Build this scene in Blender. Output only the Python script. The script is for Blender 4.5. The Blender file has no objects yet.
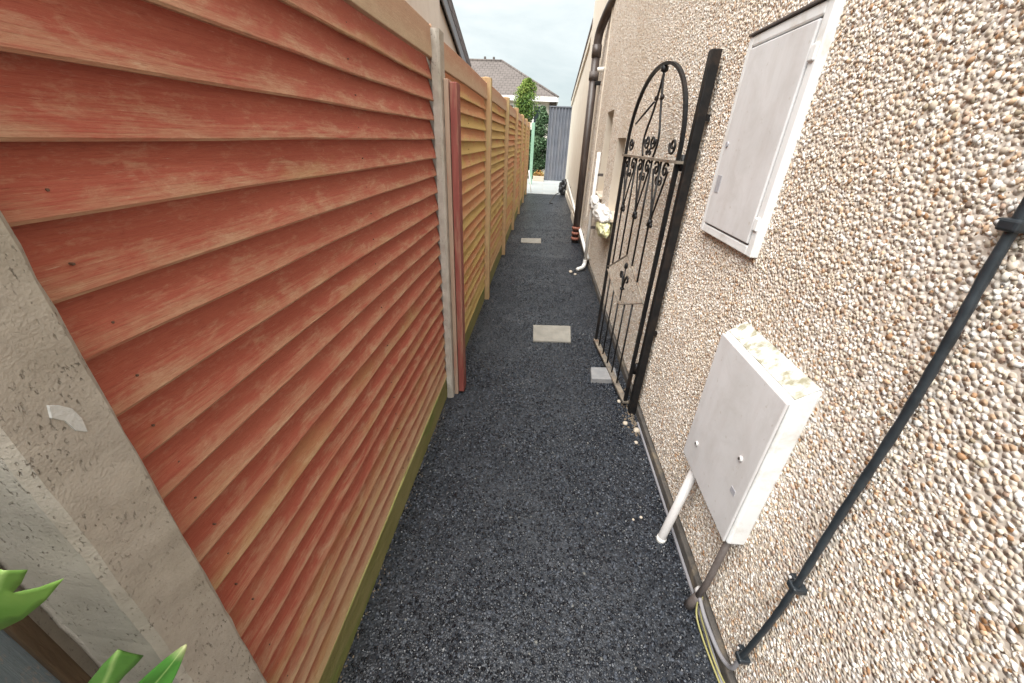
import bpy, bmesh, math, random
import numpy as np
from mathutils import Vector, Matrix
random.seed(7)
RNG = np.random.default_rng(11)
C = bpy.context.scene.collection
R = math.radians

# ------------------------------------------------------------------ scene, camera
sc = bpy.context.scene
cam_data = bpy.data.cameras.new('camera'); cam = bpy.data.objects.new('camera', cam_data); C.objects.link(cam)
cam_data.sensor_width = 36.0
cam_data.lens = 381.92374893 / 1024 * 36.0
cam_data.clip_start = 0.02; cam_data.clip_end = 600
cam.matrix_world = Matrix(((0.99613983, -0.0714622, 0.05097646, 0.0),
                           (0.07849369, 0.46519052, -0.88172361, 0.0),
                           (0.03929615, 0.88232133, 0.46900414, 1.5),
                           (0, 0, 0, 1)))
sc.camera = cam
sc.view_settings.view_transform = 'Standard'
sc.view_settings.look = 'None'
sc.view_settings.exposure = 2.72
sc.view_settings.gamma = 1.0
sc.cycles.max_bounces = 8
sc.cycles.diffuse_bounces = 5
sc.cycles.use_denoising = True

# ------------------------------------------------------------------ node helpers
class NT:
    def __init__(s, tree): s.t = tree; s.n = tree.nodes; s.l = tree.links
    def node(s, typ, **kw):
        nd = s.n.new(typ)
        for k, v in kw.items():
            if k.startswith('i_'):
                key = k[2:]; key = int(key) if key.isdigit() else key.replace('_', ' ')
                s.set(nd.inputs[key], v)
            else: setattr(nd, k, v)
        return nd
    def set(s, sock, v):
        if isinstance(v, bpy.types.NodeSocket): s.l.new(v, sock)
        else: sock.default_value = v
    def coord(s, which='Object', scale=(1, 1, 1)):
        tc = s.node('ShaderNodeTexCoord'); mp = s.node('ShaderNodeMapping')
        s.l.new(tc.outputs[which], mp.inputs['Vector']); mp.inputs['Scale'].default_value = scale
        return mp.outputs['Vector']
    def noise(s, vec, scale, detail=4, rough=.55, dist=0):
        nd = s.node('ShaderNodeTexNoise'); s.set(nd.inputs['Vector'], vec)
        nd.inputs['Scale'].default_value = scale; nd.inputs['Detail'].default_value = detail
        nd.inputs['Roughness'].default_value = rough; nd.inputs['Distortion'].default_value = dist
        return nd.outputs['Fac']
    def voro(s, vec, scale, feature='F1', out='Distance', rand=1):
        nd = s.node('ShaderNodeTexVoronoi', feature=feature); s.set(nd.inputs['Vector'], vec)
        nd.inputs['Scale'].default_value = scale; nd.inputs['Randomness'].default_value = rand
        return nd.outputs[out]
    def ramp(s, fac, stops, interp='LINEAR'):
        nd = s.node('ShaderNodeValToRGB'); s.set(nd.inputs['Fac'], fac); cr = nd.color_ramp; cr.interpolation = interp
        while len(cr.elements) < len(stops): cr.elements.new(0.5)
        for e, (p, c) in zip(cr.elements, stops):
            e.position = p; e.color = (c, c, c, 1) if isinstance(c, (int, float)) else (*c, 1)
        return nd.outputs['Color']
    def rng(s, fac, a, b, c=0., d=1.):
        nd = s.node('ShaderNodeMapRange'); s.set(nd.inputs['Value'], fac)
        for i, v in zip((1, 2, 3, 4), (a, b, c, d)): nd.inputs[i].default_value = v
        return nd.outputs[0]
    def mix(s, fac, a, b, mode='MIX'):
        nd = s.node('ShaderNodeMix', data_type='RGBA', blend_type=mode)
        s.set(nd.inputs['Factor'], fac)
        for k, v in ((6, a), (7, b)):
            if isinstance(v, tuple): v = (*v, 1) if len(v) == 3 else v
            s.set(nd.inputs[k], v)
        return nd.outputs[2]
    def math(s, op, a, b=0.):
        nd = s.node('ShaderNodeMath', operation=op); s.set(nd.inputs[0], a); s.set(nd.inputs[1], b)
        return nd.outputs[0]
    def attr(s, name, out='Fac', typ='GEOMETRY'):
        return s.node('ShaderNodeAttribute', attribute_name=name, attribute_type=typ).outputs[out]
    def bump(s, h, strength=.5, dist=.01, normal=None):
        nd = s.node('ShaderNodeBump'); s.set(nd.inputs['Height'], h)
        nd.inputs['Strength'].default_value = strength; nd.inputs['Distance'].default_value = dist
        if normal is not None: s.l.new(normal, nd.inputs['Normal'])
        return nd.outputs['Normal']

def material(name, build=None, color=(.5, .5, .5), rough=.7, metal=0., spec=.5):
    m = bpy.data.materials.new(name); m.use_nodes = True
    nt = NT(m.node_tree); b = m.node_tree.nodes['Principled BSDF']
    b.inputs['Base Color'].default_value = (*color, 1); b.inputs['Roughness'].default_value = rough
    b.inputs['Metallic'].default_value = metal; b.inputs['Specular IOR Level'].default_value = spec
    if build:
        r = build(nt) or {}
        for k, v in r.items(): nt.set(b.inputs[k], v)
    return m

def mottled(name, c1, c2, scale=8, rough=.7, bscale=60, bstr=.2, bdist=.004, stretch=(1, 1, 1), metal=0., spec=.5, c3=None, s3=2.5, lo=.3, hi=.7):
    def f(n):
        v = n.coord('Object', stretch)
        col = n.mix(n.rng(n.noise(v, scale, 6, .65), lo, hi), c1, c2)
        if c3: col = n.mix(n.rng(n.noise(v, s3, 5, .7, .4), .52, .7), col, c3)
        return {'Base Color': col, 'Normal': n.bump(n.noise(v, bscale, 4), bstr, bdist),
                'Roughness': n.rng(n.noise(v, scale * 2, 3), 0, 1, rough - .12, rough + .12)}
    return material(name, f, metal=metal, spec=spec)

M = {}
def pebble_color(n, t):
    return n.ramp(t, [(0, (.84, .81, .76)), (.18, (.77, .70, .61)), (.33, (.64, .54, .44)), (.43, (.80, .76, .71)),
                      (.54, (.52, .44, .35)), (.63, (.58, .40, .26)), (.71, (.68, .60, .48)), (.79, (.36, .19, .09)), (.83, (.47, .33, .25)),
                      (.88, (.16, .11, .085)), (.91, (.32, .26, .18)), (.94, (.74, .71, .67))], 'CONSTANT')
def f(n):
    v = n.coord('Object')
    cell = n.voro(v, 95, 'F1', 'Color')
    sep = n.node('ShaderNodeSeparateColor'); n.l.new(cell, sep.inputs[0])
    d = n.voro(v, 95)
    col = n.mix(n.rng(d, .45, .62), pebble_color(n, sep.outputs[0]), (.66, .575, .49))
    big = n.noise(v, 1.1, 5, .65)
    col = n.mix(n.rng(big, .45, .75, 0, .35), col, (.50, .40, .29))
    return {'Base Color': col, 'Roughness': .75, 'Normal': n.bump(n.rng(d, 0, .7, 1, 0), .9, .006)}
M['render_base'] = material('pebbledash_mortar', f, spec=.3)
def f(n):
    v = n.coord('Object')
    t = n.attr('tint'); col = pebble_color(n, t)
    col = n.mix(n.rng(n.noise(v, 120, 3), .4, .8, 0, .35), col, (.55, .47, .37))
    col = n.mix(n.rng(n.noise(v, 1.1, 5, .65), .45, .75, 0, .3), col, (.52, .42, .30))
    return {'Base Color': col, 'Roughness': .72}
M['pebble'] = material('pebble', f, spec=.28)
M['cream_render'] = mottled('cream_render', (.72, .64, .53), (.80, .74, .63), 3, .85, 90, .5, .006)
M['reveal'] = mottled('window_reveal_render', (.58, .50, .40), (.66, .58, .48), 5, .85, 60, .3, .004)
M['plinth'] = mottled('bitumen_plinth', (.045, .042, .040), (.12, .105, .09), 9, .8, 50, .5, .006, c3=(.20, .16, .11), s3=5)

def f(n):
    v = n.coord('Object')
    big = n.noise(v, 1.4, 5, .6)
    sep = n.node('ShaderNodeSeparateColor'); n.l.new(n.voro(v, 130, 'F1', 'Color'), sep.inputs[0])
    d = n.voro(v, 130)
    col = n.ramp(sep.outputs[0], [(0, (.012, .014, .019)), (.45, (.024, .028, .036)), (.75, (.048, .055, .067)), (.93, (.09, .10, .115))], 'CONSTANT')
    col = n.mix(n.rng(d, .4, .65), col, (.012, .014, .018))
    col = n.mix(n.rng(big, .4, .7, 0, .6), col, (.055, .060, .068))
    return {'Base Color': col, 'Roughness': n.rng(sep.outputs[1], 0, 1, .28, .44), 'Normal': n.bump(n.rng(d, 0, .7, 1, 0), .35, .004)}
M['tarmac'] = material('tarmac', f)
def f(n):
    t = n.attr('tint')
    col = n.ramp(t, [(0, (.006, .007, .010)), (.45, (.014, .017, .023)), (.72, (.030, .036, .047)), (.92, (.060, .069, .086)), (.994, (.14, .14, .13))], 'CONSTANT')
    return {'Base Color': col, 'Roughness': n.math('ADD', n.rng(t, 0, 1, .20, .40), n.rng(n.noise(n.coord('Object'), 1.3, 5, .6), .4, .65, -.05, .16))}
M['chip'] = material('tarmac_chip', f)
M['soil'] = mottled('soil_ground', (.10, .085, .065), (.19, .17, .13), 5, .95, 40, .6, .02)

def slat_mat(name, red, red2, worn, algae, w_lo, w_hi, a_amt, a_lo=.74, a_hi=1.0, pale=.5):
    def f(n):
        uv = n.node('ShaderNodeUVMap', uv_map='UVMap').outputs[0]
        sep = n.node('ShaderNodeSeparateXYZ'); n.l.new(uv, sep.inputs[0])
        b = n.attr('board')
        off = n.node('ShaderNodeCombineXYZ'); n.set(off.inputs[0], n.math('MULTIPLY', b, 37.)); n.set(off.inputs[1], n.math('MULTIPLY', b, 11.))
        add = n.node('ShaderNodeVectorMath', operation='ADD'); n.l.new(uv, add.inputs[0]); n.l.new(off.outputs[0], add.inputs[1])
        mp = n.node('ShaderNodeMapping'); n.l.new(add.outputs[0], mp.inputs['Vector']); mp.inputs['Scale'].default_value = (3.0, 1.0, 1)
        mg = n.node('ShaderNodeMapping'); n.l.new(add.outputs[0], mg.inputs['Vector']); mg.inputs['Scale'].default_value = (1.5, 6.0, 1)
        g = n.noise(mg.outputs[0], 5, 8, .7, .6)           # fine grain streaks
        blot = n.noise(mp.outputs[0], 3.2, 7, .68, .5)
        base = n.mix(n.rng(g, .3, .7), red, red2)
        base = n.mix(n.rng(b, 0, 1, 0, .7), base, red2)
        # bare worn wood: towards the lower lip of each board, blotchy, and on some boards everywhere
        gz = n.node('ShaderNodeSeparateXYZ'); n.l.new(n.node('ShaderNodeNewGeometry').outputs['Position'], gz.inputs[0])
        splash = n.rng(gz.outputs[2], .12, .50, .30, 0)          # the lowest boards have lost most stain to rain splash
        w = n.math('ADD', n.math('MULTIPLY', sep.outputs[1], .72), n.math('MULTIPLY', blot, .72))
        w = n.math('ADD', w, splash)
        w = n.math('ADD', w, n.math('MULTIPLY', n.math('SUBTRACT', b, .5), .06))
        w = n.math('ADD', w, n.math('MULTIPLY', n.math('SUBTRACT', g, .5), .5))
        col = n.mix(n.rng(w, w_lo, w_hi, 0, .9), base, worn)
        alg = n.math('ADD', n.math('MULTIPLY', n.noise(mp.outputs[0], 1.1, 4, .6), .9), n.math('MULTIPLY', sep.outputs[1], .25))
        alg = n.math('ADD', alg, n.math('MULTIPLY', n.math('SUBTRACT', n.math('FRACT', n.math('MULTIPLY', b, 7.3)), .5), .6))
        col = n.mix(n.rng(alg, a_lo, a_hi, 0, a_amt), col, algae)
        # small pale scratches and dark knots
        fine = n.noise(mg.outputs[0], 30, 4, .7, .3)          # hairline grain
        col = n.mix(n.rng(fine, .36, .47, .45, 0), col, tuple(x * .5 for x in red))
        mh = n.node('ShaderNodeMapping'); n.l.new(add.outputs[0], mh.inputs['Vector']); mh.inputs['Scale'].default_value = (7., 22., 1)
        blk = n.noise(mh.outputs[0], 6, 4, .7)
        col = n.mix(n.rng(blk, .68, .73, 0, .7), col, (.12, .05, .032))
        sc_ = n.noise(mg.outputs[0], 22, 3, .5, 1.5)
        col = n.mix(n.rng(sc_, .69, .74, 0, .55), col, (.55, .45, .34))
        mf = n.node('ShaderNodeMapping'); n.l.new(add.outputs[0], mf.inputs['Vector']); mf.inputs['Scale'].default_value = (9., 3.2, 1)
        flake = n.math('ADD', n.noise(mf.outputs[0], 5, 8, .78, .8), n.math('MULTIPLY', n.math('SUBTRACT', blot, .5), .9))
        col = n.mix(n.rng(flake, .53, .74, 0, pale), col, (.60, .40, .27))
        deep = n.math('ADD', n.noise(mf.outputs[0], 3, 6, .7, .5), n.math('MULTIPLY', sep.outputs[1], -.10))
        col = n.mix(n.rng(deep, .54, .70, 0, .6), col, tuple(x * .62 for x in red))
        kn = n.voro(mp.outputs[0], .7)
        col = n.mix(n.rng(kn, .02, .045, .6, 0), col, (.10, .045, .03))
        return {'Base Color': col, 'Roughness': n.rng(g, 0, 1, .62, .85), 'Normal': n.bump(n.math('ADD', g, n.math('MULTIPLY', blot, .3)), .45, .004)}
    return material(name, f, spec=.3)
M['slat_red'] = slat_mat('red_stained_slats', (.335, .070, .045), (.41, .120, .076), (.47, .315, .19), (.42, .34, .13), .84, 1.20, .34, .80, 1.0, .28)
M['slat_yel'] = slat_mat('faded_red_slats', (.48, .16, .068), (.54, .25, .115), (.54, .37, .19), (.50, .38, .12), .84, 1.16, .75, .52, .68, .2)
M['slat_tan'] = slat_mat('bare_tan_board', (.44, .26, .17), (.48, .32, .21), (.50, .39, .26), (.42, .37, .20), .6, 1.1, .4)
M['slat_topred'] = slat_mat('faded_top_board', (.44, .20, .12), (.48, .27, .17), (.52, .38, .26), (.42, .35, .18), .45, .95, .2)
M['slat_blue'] = slat_mat('blue_grey_boards', (.17, .21, .24), (.21, .25, .28), (.27, .30, .31), (.13, .15, .12), .6, 1.1, .3)
M['gravel_board'] = mottled('mossy_gravel_board', (.17, .165, .04), (.27, .24, .10), 7, .9, 40, .8, .010, (1, .4, 2.0), c3=(.13, .19, .03), s3=4)
M['timber_post'] = mottled('tan_timber_post', (.40, .24, .12), (.50, .34, .18), 9, .8, 40, .4, .004, (6, 6, .7), c3=(.36, .31, .14), s3=3)
M['timber_brown'] = mottled('brown_batten', (.07, .042, .022), (.12, .075, .04), 9, .8, 40, .4, .004, (6, 6, .7))
M['red_post'] = mottled('red_painted_timber', (.19, .042, .034), (.28, .08, .062), 8, .75, 50, .4, .003, (8, 8, .6), c3=(.34, .20, .13), s3=2)
def f(n):
    v = n.coord('Object')
    col = n.mix(n.rng(n.noise(v, 16, 8, .75), .32, .68), (.36, .325, .28), (.48, .44, .385))
    col = n.mix(n.rng(n.noise(v, 2.2, 4), .5, .75, 0, .6), col, (.34, .31, .22))
    vs = n.node('ShaderNodeMapping'); n.l.new(v, vs.inputs['Vector']); vs.inputs['Scale'].default_value = (1, 1.4, .6)
    pit = n.noise(vs.outputs[0], 190, 3, .6)
    mask = n.rng(n.noise(v, 11, 3), .36, .56)
    p = n.math('MULTIPLY', n.rng(pit, .60, .72), mask)
    col = n.mix(p, col, (.20, .175, .14))
    h = n.math('SUBTRACT', n.math('MULTIPLY', n.noise(v, 260, 4), .5), p)
    return {'Base Color': col, 'Roughness': .9, 'Normal': n.bump(h, .8, .003)}
M['concrete'] = material('cast_concrete', f, spec=.25)
M['slab'] = mottled('pale_concrete_slab', (.20, .19, .165), (.31, .29, .25), 9, .85, 90, .4, .003, c3=(.27, .24, .19), s3=6)
M['slab_grey'] = mottled('grey_paver', (.20, .20, .205), (.29, .285, .28), 14, .85, 90, .4, .003)
def f(n):
    v = n.coord('Object')
    st = n.coord('Object', (3, 3, .5))
    col = n.mix(n.rng(n.noise(v, 3.5, 5, .6), .35, .7), (.60, .59, .585), (.68, .67, .67))
    col = n.mix(n.rng(n.noise(st, 4, 6, .7), .48, .8, 0, .55), col, (.50, .46, .44))
    col = n.mix(n.rng(n.noise(v, 50, 3), .66, .74, 0, .5), col, (.40, .35, .29))
    col = n.mix(n.rng(n.noise(v, 7.5, 7, .72, .6), .45, .75, 0, .55), col, (.47, .45, .425))
    return {'Base Color': col, 'Roughness': .55, 'Normal': n.bump(n.noise(v, 12, 4), .08, .004)}
M['box_white'] = material('weathered_white_plastic', f, spec=.4)
M['box_trim'] = mottled('clean_white_plastic', (.74, .75, .75), (.80, .80, .79), 6, .45, 40, .05, .002, c3=(.62, .59, .54), s3=9)
M['lichen'] = mottled('lichen_on_plastic', (.60, .60, .56), (.27, .25, .17), 34, .85, 80, .6, .003, c3=(.36, .35, .26), s3=14, lo=.42, hi=.62)
M['slot_dark'] = material('dark_recess', None, (.05, .045, .04), .8)
M['label_grey'] = mottled('grey_sticker', (.33, .33, .36), (.42, .42, .44), 60, .5)
M['iron'] = mottled('black_painted_iron', (.006, .006, .007), (.014, .0135, .0135), 20, .5, 60, .25, .002, c3=(.030, .021, .016), s3=9, spec=.3)
M['iron_worn'] = mottled('worn_iron', (.10, .09, .08), (.30, .25, .19), 20, .6, 60, .3, .002, c3=(.16, .08, .04), s3=9)
M['cable'] = mottled('black_cable', (.012, .016, .02), (.03, .038, .045), 20, .42, 80, .2, .002)
M['pvc_grey'] = mottled('pale_grey_pvc', (.50, .48, .47), (.60, .58, .56), 9, .5, 40, .05, .002)
M['pvc_white'] = mottled('white_pvc', (.76, .74, .69), (.82, .81, .78), 6, .4, 40, .05, .002)
M['pvc_brown'] = mottled('brown_pvc', (.045, .034, .029), (.075, .056, .048), 7, .42, 40, .1, .002, (2, 2, .5), c3=(.12, .10, .09), s3=3)
M['pvc_dark'] = mottled('dark_brown_conduit', (.07, .055, .05), (.13, .11, .10), 12, .6)
M['terracotta'] = mottled('terracotta_collar', (.22, .075, .045), (.30, .12, .08), 14, .7)
M['wire_yellow'] = mottled('yellow_green_wire', (.36, .32, .13), (.28, .27, .10), 20, .5)
M['leaf'] = None
def f(n):
    uv = n.node('ShaderNodeUVMap', uv_map='UVMap').outputs[0]
    sep = n.node('ShaderNodeSeparateXYZ'); n.l.new(uv, sep.inputs[0])
    v = n.coord('Object')
    t = n.attr('tint')
    col = n.mix(n.rng(n.noise(v, 18, 4), .3, .7), (.11, .25, .035), (.20, .34, .07))
    col = n.mix(n.rng(t, 0, 1), col, (.05, .19, .025))
    mid = n.rng(n.math('ABSOLUTE', sep.outputs[1]), 0, .05, 1, 0)
    col = n.mix(n.math('MULTIPLY', mid, .6), col, (.42, .58, .20))
    tip = n.rng(sep.outputs[0], .86, 1.0)
    col = n.mix(n.math('MULTIPLY', tip, .7), col, (.58, .55, .30))
    return {'Base Color': col, 'Roughness': .6, 'Transmission Weight': 0., 'Subsurface Weight': .0,
            'Normal': n.bump(n.noise(v, 60, 3), .2, .002)}
M['leaf'] = material('glossy_green_leaf', f)
def foliage(name, cols):
    def f(n):
        t = n.attr('tint')
        return {'Base Color': n.ramp(t, [(i / (len(cols) - 1), c) for i, c in enumerate(cols)]), 'Roughness': .65}
    return material(name, f, spec=.25)
M['conifer'] = foliage('conifer_foliage', [(.035, .085, .025), (.10, .19, .045), (.22, .30, .06), (.34, .38, .10)])
M['hedge'] = foliage('hedge_foliage', [(.03, .065, .03), (.06, .115, .05), (.10, .165, .085), (.14, .20, .11)])
M['autumn'] = foliage('autumn_foliage', [(.30, .12, .04), (.42, .22, .07), (.30, .30, .10)])
M['bark'] = mottled('bark', (.07, .05, .035), (.14, .10, .07), 12, .9, 40, .7, .01)
M['stem'] = mottled('green_stem', (.10, .16, .04), (.16, .22, .07), 12, .7)
def f(n):
    v = n.coord('Object')
    col = n.mix(n.rng(n.noise(v, 2.5, 4), .3, .7), (.13, .14, .165), (.18, .19, .215))
    col = n.mix(n.rng(n.noise(n.coord('Object', (2, 2, .3)), 3, 4), .5, .75, 0, .5), col, (.24, .225, .22))
    return {'Base Color': col, 'Roughness': .5, 'Normal': n.bump(n.noise(v, 30, 3), .1, .003)}
M['sheet'] = material('blue_grey_sheet_metal', f, metal=.2)
M['green_paint'] = mottled('pale_green_paint', (.20, .36, .25), (.27, .43, .32), 6, .6)
M['dark_green'] = mottled('dark_green_paint', (.025, .04, .03), (.05, .06, .045), 6, .7)
def f(n):
    v = n.coord('Object')
    br = n.node('ShaderNodeTexBrick', offset=.5); n.l.new(v, br.inputs['Vector'])
    br.inputs['Scale'].default_value = 1.; br.inputs['Brick Width'].default_value = .9; br.inputs['Row Height'].default_value = .6
    br.inputs['Mortar Size'].default_value = .012
    br.inputs['Color1'].default_value = (.30, .32, .32, 1); br.inputs['Color2'].default_value = (.38, .39, .38, 1); br.inputs['Mortar'].default_value = (.32, .31, .28, 1)
    col = n.mix(n.rng(n.noise(v, 2.5, 5), .45, .75, 0, .5), br.outputs['Color'], (.33, .32, .29))
    return {'Base Color': col, 'Roughness': .5, 'Normal': n.bump(n.math('SUBTRACT', 1., br.outputs['Fac']), .4, .004)}
M['patio'] = material('pale_patio_slabs', f)
M['neigh_wall'] = mottled('pink_cream_render', (.62, .50, .41), (.70, .59, .50), 4, .9, 120, .6, .006, (1, 1, .5))
def roof_mat(name, c1, c2, rows=.30):
    def f(n):
        v = n.coord('UV')
        br = n.node('ShaderNodeTexBrick', offset=.5); n.l.new(v, br.inputs['Vector'])
        br.inputs['Scale'].default_value = 1.; br.inputs['Brick Width'].default_value = .32; br.inputs['Row Height'].default_value = rows
        br.inputs['Mortar Size'].default_value = .018
        br.inputs['Color1'].default_value = (*c1, 1); br.inputs['Color2'].default_value = (*c2, 1); br.inputs['Mortar'].default_value = (*[x * .45 for x in c1], 1)
        col = n.mix(n.rng(n.noise(n.coord('Object'), .9, 5, .7), .4, .75, 0, .5), br.outputs['Color'], tuple(x * 1.3 for x in c2))
        return {'Base Color': col, 'Roughness': .85, 'Normal': n.bump(n.math('SUBTRACT', 1., br.outputs['Fac']), .5, .02)}
    return material(name, f, spec=.3)
M['roof_brown'] = roof_mat('brown_roof_tiles', (.118, .10, .09), (.132, .112, .102))
M['roof_grey'] = roof_mat('grey_brown_roof_tiles', (.13, .105, .10), (.16, .13, .125))
M['barge'] = mottled('grey_bargeboard', (.20, .20, .22), (.26, .25, .26), 5, .7)
M['white_paint'] = mottled('white_paint', (.74, .73, .70), (.80, .79, .76), 5, .6)
M['paint_smear'] = mottled('old_white_paint', (.50, .51, .50), (.62, .62, .60), 60, .8, 160, .5, .003)
M['nail'] = material('rusty_nail', None, (.13, .07, .045), .7)
M['far_wall'] = mottled('far_pale_render', (.60, .57, .50), (.70, .67, .60), 2, .85)
M['glass'] = material('window_glass', None, (.03, .04, .045), .08)
M['bag_white'] = mottled('white_plastic_film', (.74, .73, .70), (.82, .82, .80), 12, .35, 30, .3, .006, c3=(.52, .50, .45), s3=7)
M['bag_yellow'] = mottled('yellow_green_print_film', (.66, .66, .26), (.80, .79, .62), 14, .4, 30, .3, .006)
M['bag_black'] = mottled('black_plastic_film', (.010, .011, .012), (.03, .03, .032), 9, .35, 20, .5, .01)
M['stone'] = mottled('pale_stone', (.40, .34, .26), (.58, .51, .42), 40, .85)
M['dirt'] = mottled('brown_grit', (.10, .078, .055), (.22, .175, .125), 60, .95)
M['moss'] = mottled('moss', (.09, .11, .02), (.18, .19, .045), 30, .95, 90, .8, .004)
M['hose'] = mottled('dark_hose', (.03, .03, .03), (.07, .065, .06), 20, .5)

# ------------------------------------------------------------------ mesh helpers
class MB:
    def __init__(s): s.v = []; s.f = []; s.m = []; s.uv = {}; s.at = []
    def add(s, vs, fs, mi=0, a=0.):
        o = len(s.v); s.v += [tuple(p) for p in vs]; s.f += [tuple(i + o for i in q) for q in fs]; s.m += [mi] * len(fs); s.at += [a] * len(vs)
        return s
    def box(s, x0, x1, y0, y1, z0, z1, mi=0):
        return s.add([(x0, y0, z0), (x1, y0, z0), (x1, y1, z0), (x0, y1, z0), (x0, y0, z1), (x1, y0, z1), (x1, y1, z1), (x0, y1, z1)],
                     [(0, 3, 2, 1), (4, 5, 6, 7), (0, 1, 5, 4), (1, 2, 6, 5), (2, 3, 7, 6), (3, 0, 4, 7)], mi)
    def hexa(s, p, mi=0):      # eight corners, bottom ring then top ring
        return s.add(p, [(0, 3, 2, 1), (4, 5, 6, 7), (0, 1, 5, 4), (1, 2, 6, 5), (2, 3, 7, 6), (3, 0, 4, 7)], mi)
    def tube(s, pts, r, seg=8, mi=0, cap=True):
        pts = [Vector(p) for p in pts]; n = len(pts)
        rs = r if isinstance(r, (list, tuple)) else [r] * n
        T = []
        for i in range(n):
            t = pts[min(i + 1, n - 1)] - pts[max(i - 1, 0)]; T.append(t.normalized())
        up = Vector((0, 0, 1)) if abs(T[0].z) < .9 else Vector((1, 0, 0))
        nx = T[0].cross(up).normalized(); vs = []
        for i in range(n):
            nx = (nx - T[i] * nx.dot(T[i])).normalized(); ny = T[i].cross(nx)
            for k in range(seg):
                a = 2 * math.pi * k / seg; vs.append(pts[i] + (nx * math.cos(a) + ny * math.sin(a)) * rs[i])
        fs = [(i * seg + k, i * seg + (k + 1) % seg, (i + 1) * seg + (k + 1) % seg, (i + 1) * seg + k) for i in range(n - 1) for k in range(seg)]
        if cap: fs += [tuple(range(seg))[::-1], tuple((n - 1) * seg + k for k in range(seg))]
        return s.add(vs, fs, mi)
    def bar(s, pts, w, h, nrm, mi=0):     # flat/square bar swept in a plane whose normal is nrm
        pts = [Vector(p) for p in pts]; n = len(pts); nrm = Vector(nrm).normalized(); vs = []
        for i in range(n):
            t = (pts[min(i + 1, n - 1)] - pts[max(i - 1, 0)]).normalized(); b = t.cross(nrm).normalized()
            for (p, q) in ((-1, -1), (1, -1), (1, 1), (-1, 1)): vs.append(pts[i] + b * (w / 2 * p) + nrm * (h / 2 * q))
        fs = [(i * 4 + k, i * 4 + (k + 1) % 4, i * 4 + 4 + (k + 1) % 4, i * 4 + 4 + k) for i in range(n - 1) for k in range(4)]
        fs += [(3, 2, 1, 0), tuple((n - 1) * 4 + k for k in range(4))]
        return s.add(vs, fs, mi)
    def ball(s, c, rx, ry=None, rz=None, sub=1, mi=0, jit=0.):
        bm = bmesh.new(); bmesh.ops.create_icosphere(bm, subdivisions=sub, radius=1.)
        ry = ry or rx; rz = rz or rx; bm.verts.ensure_lookup_table()
        vs = [(c[0] + v.co.x * rx * (1 + random.uniform(-jit, jit)), c[1] + v.co.y * ry * (1 + random.uniform(-jit, jit)), c[2] + v.co.z * rz * (1 + random.uniform(-jit, jit))) for v in bm.verts]
        fs = [tuple(v.index for v in q.verts) for q in bm.faces]; bm.free()
        return s.add(vs, fs, mi)
    def build(s, name, mats, parent=None, smooth=False, bevel=0., loc=None, uvs=None, attr=None):
        me = bpy.data.meshes.new(name); me.from_pydata(s.v, [], s.f)
        for m in (mats if isinstance(mats, (list, tuple)) else [mats]): me.materials.append(m)
        me.polygons.foreach_set('material_index', s.m)
        if smooth: me.polygons.foreach_set('use_smooth', [True] * len(s.f))
        if uvs is not None:
            l = me.uv_layers.new(name='UVMap'); li = np.zeros(len(me.loops), dtype=np.int32); me.loops.foreach_get('vertex_index', li)
            l.data.foreach_set('uv', np.asarray(uvs, dtype=np.float32)[li].ravel())
        if attr is not None:
            a = me.attributes.new(attr, 'FLOAT', 'POINT'); a.data.foreach_set('value', np.asarray(s.at, dtype=np.float32))
        me.update()
        o = bpy.data.objects.new(name, me); C.objects.link(o)
        if parent is not None:
            o.parent = parent; o.matrix_parent_inverse = Matrix.Translation(-abs_loc(parent))
        if bevel:
            b = o.modifiers.new('bevel', 'BEVEL'); b.width = bevel; b.segments = 2; b.limit_method = 'ANGLE'
        return o
def abs_loc(o):
    return Vector((0, 0, 0)) if o.parent else Vector(o.location)
def tag(o, label=None, cat=None, group=None, kind=None):
    if label: o['label'] = label
    if cat: o['category'] = cat
    if group: o['group'] = group
    if kind: o['kind'] = kind
    return o
def thing(name, loc, label, cat, group=None):
    o = bpy.data.objects.new(name, None); C.objects.link(o); o.location = loc; o.empty_display_size = .1
    return tag(o, label, cat, group)
def copy_thing(o, parent=None):
    c = o.copy(); C.objects.link(c)
    if parent is not None: c.parent = parent
    for ch in list(o.children): copy_thing(ch, c)
    return c

ICO_V = None
def ico():
    bm = bmesh.new(); bmesh.ops.create_icosphere(bm, subdivisions=1, radius=1.); bm.verts.ensure_lookup_table()
    v = np.array([v.co[:] for v in bm.verts]); f_ = np.array([[q.index for q in t.verts] for t in bm.faces]); bm.free(); return v, f_
OCT_V = np.array([(1, 0, 0), (-1, 0, 0), (0, 1, 0), (0, -1, 0), (0, 0, 1), (0, 0, -1)], float)
OCT_F = np.array([(0, 2, 4), (2, 1, 4), (1, 3, 4), (3, 0, 4), (2, 0, 5), (1, 2, 5), (3, 1, 5), (0, 3, 5)])
def rand_rot(n):
    q = RNG.normal(size=(n, 4)); q /= np.linalg.norm(q, axis=1)[:, None]; w, x, y, z = q.T
    return np.stack([np.stack([1 - 2 * (y * y + z * z), 2 * (x * y - z * w), 2 * (x * z + y * w)], 1),
                     np.stack([2 * (x * y + z * w), 1 - 2 * (x * x + z * z), 2 * (y * z - x * w)], 1),
                     np.stack([2 * (x * z - y * w), 2 * (y * z + x * w), 1 - 2 * (x * x + y * y)], 1)], 1)
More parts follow.
